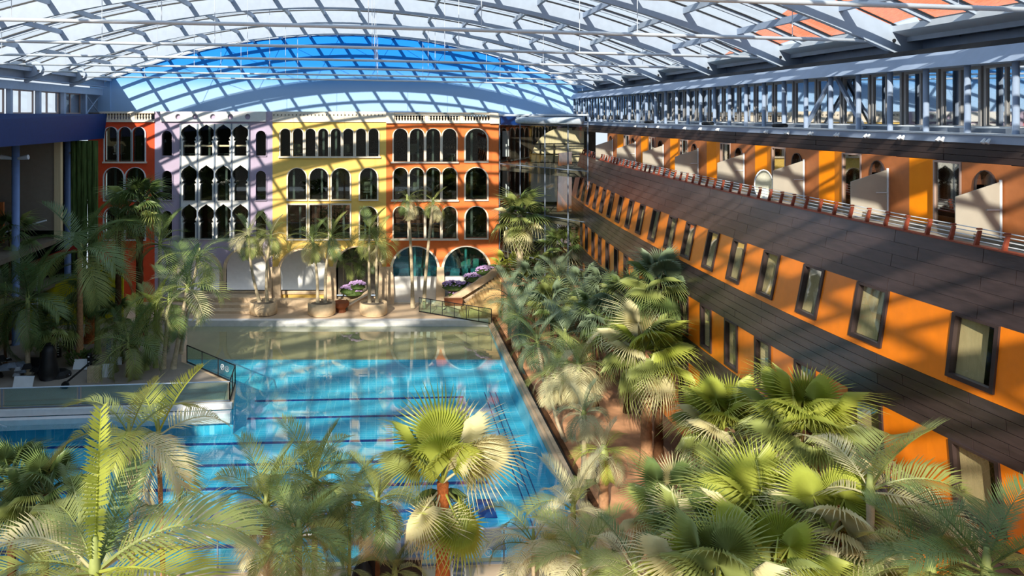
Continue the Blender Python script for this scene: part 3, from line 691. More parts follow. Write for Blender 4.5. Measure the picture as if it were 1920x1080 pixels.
for z in (12.6, 13.5): part('inner_rail', MB().bar((12.9, 65.0, z), (17.4, 65.0, z), .08, .12), 'black', lk)
for x in (13.6, 14.8, 16.0): part('inner_post', MB().bar((x, 65.0, 11.9), (x, 65.0, 13.5), .1, .1, (0, 1, 0)), 'black', lk)
for z in (1.0, 5.2, 8.7, 12.3):
    part('lit_slot', MB().box(10.6, 11.2, 66.8, 66.95, z, z+2.3), 'board_white', lk)
    if z < 12: part('white_panel', MB().box(12.9, 16.4, 65.6, 65.7, z-.3, z+2.6), 'board_white', lk)
setting('ceiling_link', MB().box(9.6, 19, 63.6, 70, 15.85, 16.0), 'steel_grey', 'flat roof of the glass link')
setting('floor_link_landing', MB().plate([[(9.3, 57.6), (15, 57.6), (16, 67), (9.3, 67)]], lambda a_, b_, s: (a_, b_, 3.2-3.2*s) if False else (a_, b_, 3.1 if s == 0 else 0)), 'soil', 'raised planted bed beside the stairs')

# ================================================================= STAIRS, FLOWERS, FENCE AT THE RIGHT FAR CORNER
sc = empty('brick_stairs', (8, 60, 0), 'sandy brick stairs climbing to the right far corner of the pool', 'stairs')
for i in range(15):
    z0 = i*.2; x0 = 6.1+i*.22
    part('step', MB().box(x0, 9.25, 58.9, 61.2-.02*i, z0, z0+.19), 'brick_steps', sc)
part('stringer', MB().hexa([(4.7, 61.2, 0), (9.4, 61.2, 2.9), (9.4, 61.75, 2.9), (4.7, 61.75, 0), (4.9, 61.2, .65), (9.3, 61.2, 3.5), (9.3, 61.75, 3.5), (4.9, 61.75, .65)]), 'sandstone', sc)
part('planter_wall', MB().hexa([(4.2, 61.75, 0), (9.5, 61.75, 0), (9.5, 63.2, 0), (4.2, 63.2, 0), (4.4, 61.75, .3), (9.4, 61.75, 2.7), (9.4, 63.2, 2.7), (4.4, 63.2, .3)]), 'sandstone', sc)
def clump(name, c, r, h, label, n=120, grp='flower clumps by the stairs'):
    o = empty(name, (c[0], c[1], c[2]), label, 'flowers', grp)
    rr = random.Random(int(c[0]*97+c[2]*31)); fl = MB(); gr = MB()
    for i in range(n):
        t = rr.random()*2*PI; q = math.sqrt(rr.random()); z = h*(.55+.45*math.sqrt(max(0, 1-q*q)))*(.8+.25*rr.random())
        x, y = c[0]+r*q*math.cos(t), c[1]+r*.6*q*math.sin(t); s = .09
        fl.hexa([(x-s, y-s, c[2]+z), (x+s, y-s, c[2]+z+.03), (x+s, y+s, c[2]+z), (x-s, y+s, c[2]+z-.02), (x-s*.3, y-s*.3, c[2]+z+s), (x+s*.3, y-s*.3, c[2]+z+s), (x+s*.3, y+s*.3, c[2]+z+s), (x-s*.3, y+s*.3, c[2]+z+s)])
    gr.lathe([(r*.55, 0), (r*1.0, h*.25), (r*.85, h*.55), (r*.4, h*.75)], c, 10)
    for k in range(60):
        t = rr.random()*2*PI; a_ = Vector((c[0]+r*.7*math.cos(t), c[1]+r*.55*math.sin(t), c[2]+h*.3*rr.random())); b_ = a_+Vector((.25*math.cos(t), .2*math.sin(t), .1+.25*rr.random()))
        gr.bar(a_, b_, .07, .02)
    part('leaves', gr, 'bush', o); p_ = part('blossoms', fl, 'flower', o); p_['kind'] = 'stuff'
    return o
for (u, v, r, lab) in ((858, 551, .75, 'lilac flower clump at the foot of the brick stairs, above the brown trough'), (850, 536, .95, 'wide lilac flower clump in the second tier beside the stairs'), (884, 535, .85, 'lilac flower clump against the stair stringer, halfway up'), (890, 521, .9, 'lilac flower clump under the right glazed arch'), (915, 508, 1.0, 'topmost lilac flower clump by the stair head')):
    p = at(u, v, 62.3); clump('flower_clump', (p.x, 62.3, p.z-.35), r, .75, lab)
for (u, v, r, lab) in ((655, 544, .8, 'lilac flower clump before the planted arch, left one'), (670, 536, .7, 'lilac flower clump before the planted arch, right one'), (662, 548, .8, 'lilac flower clump spilling low beside the small ramp wall')):
    p = at(u, v, 62.6); clump('flower_clump', (p.x, 62.6, p.z-.3), r, .7, lab)
tr = empty('brown_trough', (5.6, 61.0, 0), 'brown planting trough at the foot of the brick stairs', 'trough')
p = at(850, 563, 60.9); part('trough_body', MB().hexa([(p.x-.7, 60.7, .5), (p.x+.7, 60.7, .5), (p.x+.7, 61.1, .5), (p.x-.7, 61.1, .5), (p.x-.75, 60.65, 1.05), (p.x+.75, 60.65, 1.05), (p.x+.75, 61.15, 1.05), (p.x-.75, 61.15, 1.05)]), 'terracotta', tr); part('stand', MB().box(p.x-.6, p.x+.6, 60.75, 61.05, 0, .5), 'sandstone', tr)
tb = empty('flower_bowl', (-2.4, 62, 0), 'brown terracotta bowl before the planted arch', 'bowl')
p = at(640, 566, 61.0); part('bowl_body', MB().lathe([(.35, 0), (.62, .25), (.66, .55), (.56, .6)], (p.x, 60.8, .25), 14), 'terracotta', tb); part('foot', MB().lathe([(.4, 0), (.36, .25)], (p.x, 60.8, 0), 12), 'terracotta', tb)
rw = empty('ramp_block', (-2, 61.5, 0), 'small sandstone ramp wall before the planted arch', 'ramp')
part('ramp', MB().hexa([(FX(655), 61.2, 0), (FX(690), 61.2, 0), (FX(690), 63.3, 0), (FX(655), 63.3, 0), (FX(655), 61.2, .3), (FX(690), 61.2, 1.3), (FX(690), 63.3, 1.3), (FX(655), 63.3, .3)]), 'sandstone', rw); part('cap', MB().bar((FX(653), 61.15, .34), (FX(691), 61.15, 1.36), .25, .1), 'cream_stone', rw)
part('step', MB().box(FX(606), FX(650), 61.4, 63.3, 0, .45), 'sandstone', rw)

def glass_fence(pts, label, h=1.1, pitch=1.4, railm='gasket', base=0.0, rings=(), heights=None, railr=.035, glassm='fence_glass'):
    o = empty('glass_fence', (pts[0][0], pts[0][1], base), label, 'fence')
    for a_, b_ in zip(pts[:-1], pts[1:]):
        a_, b_ = Vector((a_[0], a_[1], base)), Vector((b_[0], b_[1], base)); L = (b_-a_).length; n = max(1, round(L/pitch))
        for i in range(n):
            p, q = a_.lerp(b_, i/n), a_.lerp(b_, (i+1)/n)
            mb = MB(); e = (q-p)*.03; z = Vector((0, 0, 1)); mb.quad(tuple(p+e+z*.06), tuple(q-e+z*.06), tuple(q-e+z*(h-.04)), tuple(p+e+z*(h-.04))); part('pane', mb, glassm, o)
            part('post', MB().bar(p, p+z*h, .05, .05, (0, 1, 0)), railm, o)
        part('post', MB().bar(b_, b_+z*h, .05, .05, (0, 1, 0)), railm, o)
        part('top_rail', MB().tube([tuple(a_+z*h), tuple(b_+z*h)], railr, 8), 'steel_white' if railm != 'gasket' else railm, o)
        part('bottom_rail', MB().bar(a_+z*.04, b_+z*.04, .06, .07), railm, o)
    return o
glass_fence([(2.85, 60.6), (8.2, 57.0)], 'green glass fence with dark frame running down to the far right pool corner', 1.15, 1.1, base=.05)
glass_fence([(-33, 39.62), (-8.62, 41.72)], 'long green glass fence along the front edge of the left deck', 1.1, 4.2, 'steel_grey', .02)
f2 = glass_fence([(-8.62, 41.72), (-8.85, 44.4), (-12.75, 48.3)], 'green glass fence with ring stickers on the tip of the left deck', 1.1, 1.6, 'gasket', .02)
f3 = glass_fence([(7.6, 26.75), (-2.4, 26.2), (-16, 25.5), (-30, 24.8)], 'clear glass fence with pale rail along the near pool edge', 1.25, 3.2, 'steel_grey', .05, railr=.045, glassm='teal_glass' if False else 'fence_glass')
def ring(parent, c, r, ax):
    ax = Vector(ax).normalized(); up = Vector((0, 0, 1))
    part('sticker_ring', MB().tube([tuple(Vector(c)+(ax*math.cos(2*PI*k/20)+up*math.sin(2*PI*k/20))*r) for k in range(21)], r*.11, 5), 'board_white', parent)
    part('sticker_mark', MB().tube([tuple(Vector(c)+(ax*x+up*z)*r) for x, z in ((-.3, -.45), (-.3, .45), (.2, .45), (.35, .2), (.2, 0), (-.2, -.02), (.35, -.5))], r*.07, 5), 'board_white', parent)
ring(f2, (-9.45, 44.95, .72), .17, (-1, 1, 0)); ring(f2, (-9.8, 45.3, .72), .17, (-1, 1, 0))
pr_ = at(916, 1036, 26.45); ring(f3, (pr_.x, 26.45, pr_.z), .14, (1, .05, 0))

# ================================================================= LEFT BUILDING
BXF = -24.0
lb = empty('water_park_hall', (-26, 40, 0), 'shaded left hall with blue fascia, pale columns and open floors', 'building')
part('blue_fascia', MB().hexa([(BXF, -38, 14.03), (BXF+.3, -38, 14.03), (BXF+.3, 63.2, 14.03), (BXF, 63.2, 14.03), (BXF-.1, -38, 16.1), (BXF+.2, -38, 16.1), (BXF+.45, 63.5, 16.1), (BXF-.1, 63.5, 16.1)]), 'canopy_blue', lb)
part('canopy_slab', MB().box(-33, BXF+.1, -38, 63.2, 15.9, 16.08), 'steel_grey', lb)
part('canopy_soffit', MB().box(-33, BXF-.1, -38, 63.2, 14.1, 14.2), 'steel_grey', lb)
for i, Y in enumerate((51.9, 59.6, 43.5)):
    x = -25.6 if i != 1 else -25.25
    c_ = part('column', MB().tube([(x, Y, 0), (x, Y, 14.2)], .26, 14), 'column_blue', lb, True)
    for sg in ((-1, 1) if i != 1 else (1,)):
        part('spot_head', MB().tube([(x+sg*.2, Y-.1, 13.0), (x+sg*.95, Y-.15, 13.1)], [.1, .18], 8), 'steel_white', c_)
part('beige_wall', MB().box(-31, -24.9, 57.0, 57.2, 7.2, 14.2), 'beige_wall', lb)
part('wall_edge', MB().box(-25.1, -24.6, 56.8, 57.2, 6.5, 14.2), 'curtain', lb)
part('brown_wall', MB().box(-33, -28, 54.9, 55.1, 6.4, 9.6), 'brown_wall', lb)
for k in range(5):
    x = -24.35+k*.42; part('moss_panel', MB().tube([(x, 58.6+.1*(k % 2), 0), (x+.05, 58.5+.2*(k % 2), 7), (x, 58.6, 14.0)], .23, 8), 'moss_green', lb)
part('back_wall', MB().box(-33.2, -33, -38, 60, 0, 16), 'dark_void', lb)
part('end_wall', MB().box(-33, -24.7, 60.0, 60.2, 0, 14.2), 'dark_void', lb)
for z in (3.4, 6.6): part('floor_slab', MB().box(-33, -24.9, 30, 58, z-.35, z), 'interior_mid', lb)
part('red_beam', MB().bar((-27.4, 56.5, 4.4), (-23.2, 57.6, 6.0), .25, .45), 'red_beam', lb)
part('red_beam', MB().box(-33, -24.7, 46.8, 47.0, 4.2, 4.6), 'red_beam', lb)
part('yellow_wall', MB().hexa([(-27, 56, 0), (-20.2, 57.8, 0), (-20.2, 58, 0), (-27, 56.2, 0), (-27, 56, 2.2), (-20.2, 57.8, 5.4), (-20.2, 58, 5.4), (-27, 56.2, 2.2)]), 'yellow_wall', lb)
part('yellow_band', MB().box(-31, -24.9, 53.0, 53.2, 1.0, 2.0), 'yellow_wall', lb)
part('tube_rail', MB().tube([(-30, 52.8, 6.8), (-24.4, 54, 8.4)], .06, 6), 'steel_white', lb)
scf = empty('scaffold_frame', (-25, 53, 0), 'thin grey scaffold frame in the shade behind the left palms', 'scaffold')
for (p, q) in (((-27.5, 53, 0), (-27.5, 53, 5)), ((-24.6, 53, 0), (-24.6, 53, 5)), ((-27.5, 53, 2.6), (-24.6, 53, 2.6)), ((-27.5, 53, 1.2), (-24.6, 53, 1.2)), ((-27.5, 53, 2.6), (-24.8, 53, .6)), ((-26.3, 53, 1.5), (-25, 53, 4.4)), ((-30.6, 53, 4.5), (-27.5, 53, 2.8))):
    part('scaffold_tube', MB().tube([p, q], .05, 6), 'steel_white', scf)
# left clerestory gallery
lg = empty('left_clerestory', (XL-.3, 40, 16.1), 'row of clear windows between pale steel columns under the left roof edge', 'gallery')
gx = -24.9
part('fascia', MB().box(gx-.3, gx+.25, -38, 65.5, 17.75, 18.3), 'steel_blue', lg)
for i in range(14):
    Y = 62.1-4.15*i
    part('column', MB().box(gx-.15, gx+.15, Y-.16, Y+.16, 16.08, 17.8), 'steel_blue', lg)
    if Y < 60:
        f = part('window_frame', MB().plate([[(Y+.2, 16.1), (Y+3.95, 16.1), (Y+3.95, 17.75), (Y+.2, 17.75)], [(Y+.3, 16.2), (Y+1.9, 16.2), (Y+1.9, 17.68), (Y+.3, 17.68)], [(Y+2.05, 16.2), (Y+3.85, 16.2), (Y+3.85, 17.68), (Y+2.05, 17.68)]], lambda a_, b_, s: (gx-.35+.1*s, a_, b_)), 'frame_grey', lg)
        mb = MB(); mb.quad((gx-.3, Y+.25, 16.15), (gx-.3, Y+3.9, 16.15), (gx-.3, Y+3.9, 17.7), (gx-.3, Y+.25, 17.7)); part('pane', mb, 'roof_glass', f)
for (a_, b_) in (((gx, 62.4, 17.7), (gx, 65.4, 16.1)), ((gx, 62.4, 16.1), (gx, 65.4, 17.7))): part('cross_brace', MB().tube([a_, b_], .05, 6), 'steel_blue', lg)
part('grey_panel', MB().box(gx-.6, gx-.4, 57.9, 66, 16, 17.8), 'steel_grey', lg)
setting('wall_left_return', MB().box(-26, -24.2, 66.0, 66.3, 15, 19.2), 'sky_paint', 'blue return of the end wall')
# outside: neighbour roof seen through the right panes
nb = empty('tiled_roof_house', (27, 36, 10), 'neighbouring house with a salmon tiled roof beyond the right roof panes', 'building')
part('wall', MB().box(23.6, 36, 22, 52, 0, 19.3), 'render_white', nb)
rt = MB(); nY = 90
rt.hexa([(22.8, 21.5, 19.2), (29.8, 21.5, 24.2), (29.8, 52.5, 24.2), (22.8, 52.5, 19.2), (22.8, 21.5, 19.35), (29.8, 21.5, 24.35), (29.8, 52.5, 24.35), (22.8, 52.5, 19.35)])
part('roof', rt, 'roof_tile', nb)
tl_ = MB()
for k in range(100):
    yy = 21.6+k*.31; tl_.bar((22.75, yy, 19.38), (29.8, yy, 24.4), .17, .08)
o = part('tile_row', tl_, 'roof_tile', nb); o['kind'] = 'stuff'
part('roof', MB().hexa([(29.8, 21.5, 24.2), (37, 21.5, 19.2), (37, 52.5, 19.2), (29.8, 52.5, 24.2), (29.8, 21.5, 24.35), (37, 21.5, 19.35), (37, 52.5, 19.35), (29.8, 52.5, 24.35)]), 'roof_tile', nb)

setting('wall_front', MB().box(-34, 22, -39, -38.6, 0, 16), 'beige_wall', 'unseen near end wall of the hall, added behind the viewer')  # out of view; added so the far windows don't reflect open sky
#PALMS
# ================================================================= PALMS
def feather_mesh(seed, droop, n=38, ll=.30, sag=.5, vee=.5, start=.16, w=.0075):
    r = random.Random(seed); mb = MB(); K = 18; P = []; x = z = 0.0
    for i in range(K+1):
        t = i/K; P.append((Vector((x, 0, z)), -droop*t**1.4)); ph = -droop*t**1.4
        x += math.cos(ph)/K; z += math.sin(ph)/K
    def pos(t):
        f = min(K-1e-6, t*K); i = int(f); f -= i; return P[i][0].lerp(P[i+1][0], f), P[i][1]*(1-f)+P[i+1][1]*f
    mb.tube([p for p, a in P[::3]]+[P[-1][0]], [.014*(1-.85*i/len(P[::3])) for i in range(len(P[::3]))]+[.001], 4)
    for i in range(n):
        t = start+(1-start)*(i+.3)/n
        for sd in (-1, 1):
            p, a = pos(min(.999, t+r.uniform(-.008, .008))); T = Vector((math.cos(a), 0, math.sin(a))); U = Vector((-math.sin(a), 0, math.cos(a)))
            L = ll*(.45+.75*math.sin(PI*min(1, (t-start)/(1-start)*.86+.12)))*r.uniform(.85, 1.1)
            fw = .35+.75*t; d = (Vector((0, sd, 0))+T*fw+U*vee*(1-.6*t)).normalized()
            wv = T.cross(d).cross(d).normalized() if False else T*1.0
            wv = (wv-d*wv.dot(d)).normalized()*w
            m_ = p+d*L*.5-Vector((0, 0, sag*.06*L*2)); e = p+d*L*.95-Vector((0, 0, sag*L*.42))
            b = len(mb.v); mb.v += [p-wv*.6, p+wv*.6, m_+wv, m_-wv, e]; mb.f += [(b, b+1, b+2, b+3), (b+3, b+2, b+4)]
    return mb.mesh('frond')
def fan_mesh(seed, petiole=.5, span=2.45, n=30, droop=.35, cup=.25, split=.52, tipdrop=.30):
    """whole leaf of length about 1: petiole then folded fan"""
    r = random.Random(seed); mb = MB(); R = 1-petiole; pts = []
    for i in range(6):
        t = i/5; pts.append((petiole*t, 0, -.10*droop*t*t*petiole*2))
    mb.tube(pts, [.018, .015, .013, .012, .011, .010], 5)
    hub = Vector(pts[-1])
    def at_(a, q, lift):
        x = math.cos(a)*q; y = math.sin(a)*q
        z = -droop*(q/R)**2*R*(.35+.65*max(0, math.cos(a)))*.7-cup*abs(math.sin(a))*q*.55+lift
        return hub+Vector((x, y, z))
    da = 2*span/n
    for i in range(n):
        a = -span+(i+.5)*da; L = R*(1-.18*abs(a)/span)*r.uniform(.93, 1.04); q = split*L
        m0, m1 = a-da/2, a+da/2
        A, C, B = at_(m0, q, -.010*R*2), at_(a, q, .042*R*2), at_(m1, q, -.010*R*2)
        j = r.uniform(-.25, .25)*da; tip = at_(a+j, L, -tipdrop*R*r.uniform(.2, 1.2)); mid = at_(a+j*.5, (q+L)/2, -tipdrop*R*.18)
        ww = (B-A)*(.24)
        b = len(mb.v); mb.v += [tuple(hub), tuple(A), tuple(C), tuple(B), tuple(mid-ww), tuple(mid+ww), tuple(tip)]
        mb.f += [(b, b+1, b+2), (b, b+2, b+3), (b+1, b+4, b+5, b+2), (b+2, b+5, b+3), (b+4, b+6, b+5)]
    return mb.mesh('fan_leaf')
FE = {'arch': [feather_mesh(i, 1.25+.2*i) for i in range(3)], 'up': [feather_mesh(10+i, .45+.2*i, vee=.75, sag=.35) for i in range(2)], 'hang': [feather_mesh(20+i, 1.9+.3*i, sag=.75) for i in range(2)],
      'big': [feather_mesh(30+i, 1.1+.35*i, n=36, ll=.36, w=.0085, sag=.7) for i in range(3)], 'thin': [feather_mesh(40+i, 1.5+.3*i, n=46, ll=.26, w=.0050, sag=.9) for i in range(3)],
      'far': [feather_mesh(60+i, 1.2+.25*i, n=16, ll=.33, w=.0075, sag=.6) for i in range(3)], 'farthin': [feather_mesh(70+i, 1.5+.3*i, n=24, ll=.28, w=.0055, sag=.9) for i in range(3)],
      'spear': [feather_mesh(50, .12, n=46, ll=.19, vee=2.9, sag=.05, start=.1, w=.009)]}
FA = {'fan': [fan_mesh(i, .48, 2.3, 34, .35+.15*i, .25, .46) for i in range(3)], 'wide': [fan_mesh(10+i, .42, 2.55, 44, .3+.22*i, .2, .46, .34) for i in range(3)], 'droop': [fan_mesh(20+i, .40, 2.2, 34, .9+.2*i, .5, .42, .5) for i in range(3)],
      'farfan': [fan_mesh(40+i, .45, 2.4, 22, .5+.25*i, .3, .30, .35) for i in range(3)],
      'fold': [fan_mesh(30+i, .45, 1.7, 24, .45, .8, .6, .35) for i in range(2)]}
NPALM = [0]
def frond(parent, me, m, az, el, roll, L, name, loc=(0, 0, 0)):
    o = bpy.data.objects.new(name, me); COL.objects.link(o)
    if not me.materials: me.materials.append(M['leaf_mid'])
    o.material_slots[0].link = 'OBJECT'; o.material_slots[0].material = M[m]
    o.parent = parent; o.location = loc; o.rotation_euler = (roll, -el, az); o.scale = (L, L, L); return o
def palm(label, base, top, kind, n, L, mats, r0=.14, r1=.10, el=(75, -35), seed=None, trunk='trunk_grey', bend=.0, shaft=True, group=None, name=None, azr=None, trunks=1):
    """base/top world points; fronds numbered by the golden angle from upright (young) to hanging (old)"""
    NPALM[0] += 1; rr = random.Random(seed if seed is not None else NPALM[0]*13)
    fan = kind in FA
    e = empty(name or ('fan_palm' if fan else 'feather_palm'), base, label, 'palm', group, None, False)
    B, T = Vector((0, 0, 0)), Vector(top)-Vector(base); H = T.length
    sd = Vector((rr.uniform(-1, 1), rr.uniform(-1, 1), 0))*bend
    K = max(6, min(26, int(H/.28))); pts, rad = [], []
    for i in range(K+1):
        t = i/K; p = B.lerp(T, t)+sd*math.sin(PI*t)
        ring_ = (1.0 if i % 2 else .88) if trunk in ('trunk_ring', 'trunk_fibre', 'trunk_dark') else (1.0 if i % 2 else .95)
        pts.append(tuple(p)); rad.append((r0*(1+.5*math.exp(-t*12))+(r1-r0)*t)*ring_)
    o = link('trunk', MB().tube(pts, rad, 9).mesh('trunk'), e, trunk, True)
    if not fan and shaft:
        d = (T-Vector(pts[-3])).normalized(); o = link('crownshaft', MB().tube([tuple(T-d*.5*L*.3), tuple(T), tuple(T+d*L*.2)], [r1*1.15, r1*1.1, r1*.5], 8).mesh('crownshaft'), e, 'trunk_green', True)
    for i in range(n):
        t = (i+.5)/n; az = i*2.39996+rr.uniform(-.3, .3)
        if azr: az = azr[0]+(azr[1]-azr[0])*((i*.618) % 1)
        elv = math.radians(el[0]+(el[1]-el[0])*t**.85+rr.uniform(-8, 8))
        if fan:
            me = FA['droop'][i % 3] if elv < -.35 and kind != 'farfan' else FA[kind][i % len(FA[kind])]
        else:
            me = FE[kind][i % len(FE[kind])]
            if elv > .95: me = FE['up'][i % 2]
            if elv < -.15: me = FE['hang'][i % 2]
        m = mats[min(len(mats)-1, int(t*len(mats)))] if rr.random() < .7 else rr.choice(mats)
        frond(e, me, m, az, elv, rr.uniform(-.35, .35), L*rr.uniform(.82, 1.08), 'fan_leaf' if fan else 'frond', tuple(T+Vector((0, 0, -.25*L*.3*t))))
    return e
def pp(label, u, v, Y, kind, n, L, mats, zb=0.05, lean=(0, 0), **k):
    c = at(u, v, Y); return palm(label, (c.x+lean[0], Y+lean[1], zb), tuple(c), kind, n, L, mats, **k)
D, Mi, Li, Pa, Bl = 'leaf_dark', 'leaf_mid', 'leaf_lime', 'leaf_pale', 'leaf_blue'
# --- foreground left
A_ = pp('tall feather palm over the near pool, its slim trunk left of its twin', 242, 815, 17.5, 'big', 8, 1.95, [Mi, Li, Mi, Pa], el=(80, -30), r0=.075, r1=.055, lean=(.1, .3), seed=3, trunk='trunk_grey')
B_ = pp('tall feather palm over the near pool, its slim trunk right of its twin', 297, 812, 19, 'big', 8, 2.1, [Li, Mi, Mi, Pa], el=(72, -35), r0=.09, r1=.06, lean=(.1, .5), seed=8, trunk='trunk_ring')
C_ = pp('large foreground feather palm at the bottom left with an upright yellow young leaf', 178, 1075, 12.0, 'big', 0, 3.0, [Li, Mi], r0=.12, r1=.10, lean=(0, .3), seed=5)
T0 = at(178, 1075, 12.0)-Vector(C_.location)
for az, el, L, me, m in ((100, 80, 2.5, FE['spear'][0], Li), (8, 40, 2.7, FE['big'][1], Mi), (28, 24, 2.5, FE['big'][0], Pa), (172, 44, 2.1, FE['big'][2], Pa), (192, 30, 2.0, FE['big'][1], Mi), (62, 62, 1.7, FE['up'][0], D), (135, 46, 1.7, FE['big'][0], Mi), (-22, 24, 2.4, FE['big'][0], Li), (-60, 22, 2.2, FE['big'][2], Li), (225, 22, 2.0, FE['big'][1], Mi), (75, 36, 2.0, FE['big'][1], D)):
    frond(C_, me, m, math.radians(az), math.radians(el), .1, L, 'frond', tuple(T0))
pp('dark fan palm at the left edge over the near pool', 22, 905, 21, 'fan', 20, 1.75, [D, D, Mi], r0=.13, r1=.12, trunk='trunk_dark', el=(80, -35))
pp('dark fan palm at the left, second from the edge', 84, 925, 20, 'fan', 20, 1.55, [D, Mi, D], r0=.12, r1=.11, trunk='trunk_dark', el=(80, -40))
pp('short dark feather palm between the left fan palms and the tall twins', 150, 985, 18, 'thin', 13, 1.6, [D, Mi], r0=.1, r1=.08, el=(75, -20))
# --- foreground centre
pp('bushy palm in the near centre, upper crown with lit fan leaves', 590, 900, 21.5, 'arch', 22, 1.9, [Mi, D, Mi, Pa], el=(78, -35), r0=.1, r1=.08, seed=77)
pp('bushy palm in the near centre, left crown', 500, 945, 20, 'arch', 21, 1.9, [Mi, D, Pa], el=(75, -30), r0=.1, r1=.09, seed=41)
pp('bushy palm in the near centre, low crown touching the frame bottom', 560, 1000, 18.5, 'arch', 19, 1.7, [D, Mi, Mi], el=(70, -30), r0=.1, r1=.09)
pp('slender palm with a thin straight trunk left of the dark kiosk', 655, 935, 21.5, 'arch', 13, 1.55, [Mi, Li, D, Pa], el=(70, -45), r0=.055, r1=.05, trunk='trunk_green')
pp('arching feather palm above the dark kiosk', 708, 935, 20, 'arch', 19, 1.6, [Mi, D, Pa], el=(70, -40), r0=.08, r1=.07, trunk='trunk_dark')
pp('low feather palm in front of the dark kiosk', 740, 1070, 19.5, 'arch', 9, 1.0, [D, Mi], el=(80, 10), r0=.07, r1=.07)
pp('low feather palm at the bottom edge left of the kiosk', 655, 1066, 22, 'arch', 8, .9, [D, Mi], el=(60, 0), r0=.07, r1=.06)
# signature fan palm with an orange fibrous trunk
F_ = pp('signature fan palm with orange fibrous trunk and wide pale hanging leaves', 830, 905, 18, 'wide', 0, 2, [Li], r0=.27, r1=.15, trunk='trunk_fibre', seed=4)
TF = at(830, 905, 18)-Vector(F_.location)
for az, el, L, k, m, rl in ((100, 78, 2.35, 0, Li, 0), (55, 60, 2.2, 0, Pa, .3), (25, 66, 2.3, 1, Pa, -.3), (160, 55, 2.2, 0, Li, .5), (2, 38, 2.4, 0, Pa, -1.1), (175, 40, 2.0, 2, Mi, .9), (-70, 62, 2.0, 0, Li, 0), (-100, 76, 1.9, 0, Li, .1), (80, 50, 2.2, 1, Mi, .0)):
    frond(F_, FA['wide'][k], m, math.radians(az), math.radians(el), rl, L, 'fan_leaf', tuple(TF))
for az, el, L, k, m in ((-128, -50, 1.8, 1, Pa), (-52, -48, 2.0, 0, Li), (-122, -64, 1.7, 2, Pa), (-165, -40, 1.8, 1, Pa), (20, -45, 1.8, 0, Mi), (150, -55, 1.8, 1, Mi), (90, -30, 1.8, 0, D)):
    frond(F_, FA['wide'][k], m, math.radians(az), math.radians(el), rnd.uniform(-.2, .2), L, 'fan_leaf', tuple(TF-Vector((0, 0, .1))))
# --- foreground right cluster
pp('big sunlit fan palm with a ringed brown trunk beside the soil path', 1212, 655, 33.5, 'wide', 28, 2.7, [Li, Li, Mi, Pa], r0=.28, r1=.22, trunk='trunk_ring', el=(82, -45), seed=2)
pp('huge fan palm in front of the hotel with tall lime stalks', 1425, 1000, 19, 'wide', 24, 2.6, [Li, Mi, Pa, Mi, Pa], r0=.26, r1=.22, trunk='trunk_dark', el=(88, 15), seed=9)
pp('fan palm against the hotel windows, upper crown of the right cluster', 1510, 805, 21, 'wide', 26, 2.25, [Li, Mi, Pa], r0=.2, r1=.17, trunk='trunk_dark', el=(85, -40), seed=12)
pp('pale fan palm between the ringed trunk palm and the hotel', 1360, 800, 26, 'wide', 28, 2.35, [Li, Pa, Mi, Pa], r0=.2, r1=.17, trunk='trunk_dark', el=(80, -45), seed=15)
pp('feather palm with a broad white frond reaching across the orange wall', 1632, 915, 15.5, 'big', 9, 2.1, [Mi, Pa, Pa], r0=.1, r1=.08, el=(72, -15), seed=21, azr=(-1.2, 2.2))
pp('fan palm at the lower right of the cluster with pleated lime leaves', 1560, 1000, 16, 'wide', 26, 1.9, [Li, Pa, Mi, Pa], r0=.2, r1=.18, trunk='trunk_dark', el=(80, -40), seed=23)
pp('fan palm filling the bottom edge right of centre, broad pleated leaves', 1340, 1100, 14, 'wide', 16, 1.8, [Mi, Pa, Li], r0=.18, r1=.16, trunk='trunk_dark', el=(75, 0), seed=27)
pp('dark spiky feather palm in the bottom right corner', 1850, 1065, 12.5, 'arch', 15, 1.7, [D, Mi, D], r0=.1, r1=.08, el=(78, -15), seed=29)
pp('dark spiky feather palm left of the bottom right corner', 1745, 1065, 13.2, 'arch', 13, 1.45, [D, Mi], r0=.09, r1=.08, el=(78, -10), seed=31)
pp('fan palm low on the soil beside the near pool corner', 1255, 960, 22.5, 'fan', 24, 1.8, [D, Mi, Pa], r0=.16, r1=.14, trunk='trunk_dark', el=(78, -40), seed=33)
pp('shadowed fan palm in the bottom cluster left of the big lime one', 1300, 1020, 19, 'fan', 24, 1.75, [D, Mi, Mi, Pa], r0=.16, r1=.14, trunk='trunk_dark', el=(75, -35), seed=35)
pp('feather palm leaning over the near pool corner', 1075, 955, 24.2, 'arch', 15, 2.0, [Mi, Pa, Pa], r0=.09, r1=.08, el=(75, -35), seed=37)
pp('wispy feather palm by the near glass fence, left one', 1000, 1015, 22, 'thin', 14, 1.9, [Pa, Mi, Pa], r0=.07, r1=.06, el=(70, -20), seed=39)
pp('wispy feather palm by the near glass fence, right one', 1095, 1045, 20, 'arch', 15, 1.8, [Mi, Pa, Mi], r0=.08, r1=.07, el=(70, -25), seed=43)
pp('low feather palm at the bottom between the fence and the dark fan palm', 1190, 1065, 18, 'arch', 14, 1.6, [D, Mi, Pa], r0=.08, r1=.07, el=(72, -20), seed=45)
pp('fan palm in the lower cluster just above the bottom edge', 1450, 1075, 15, 'wide', 12, 1.8, [Li, Mi], r0=.16, r1=.15, trunk='trunk_dark', el=(70, 0), seed=47)
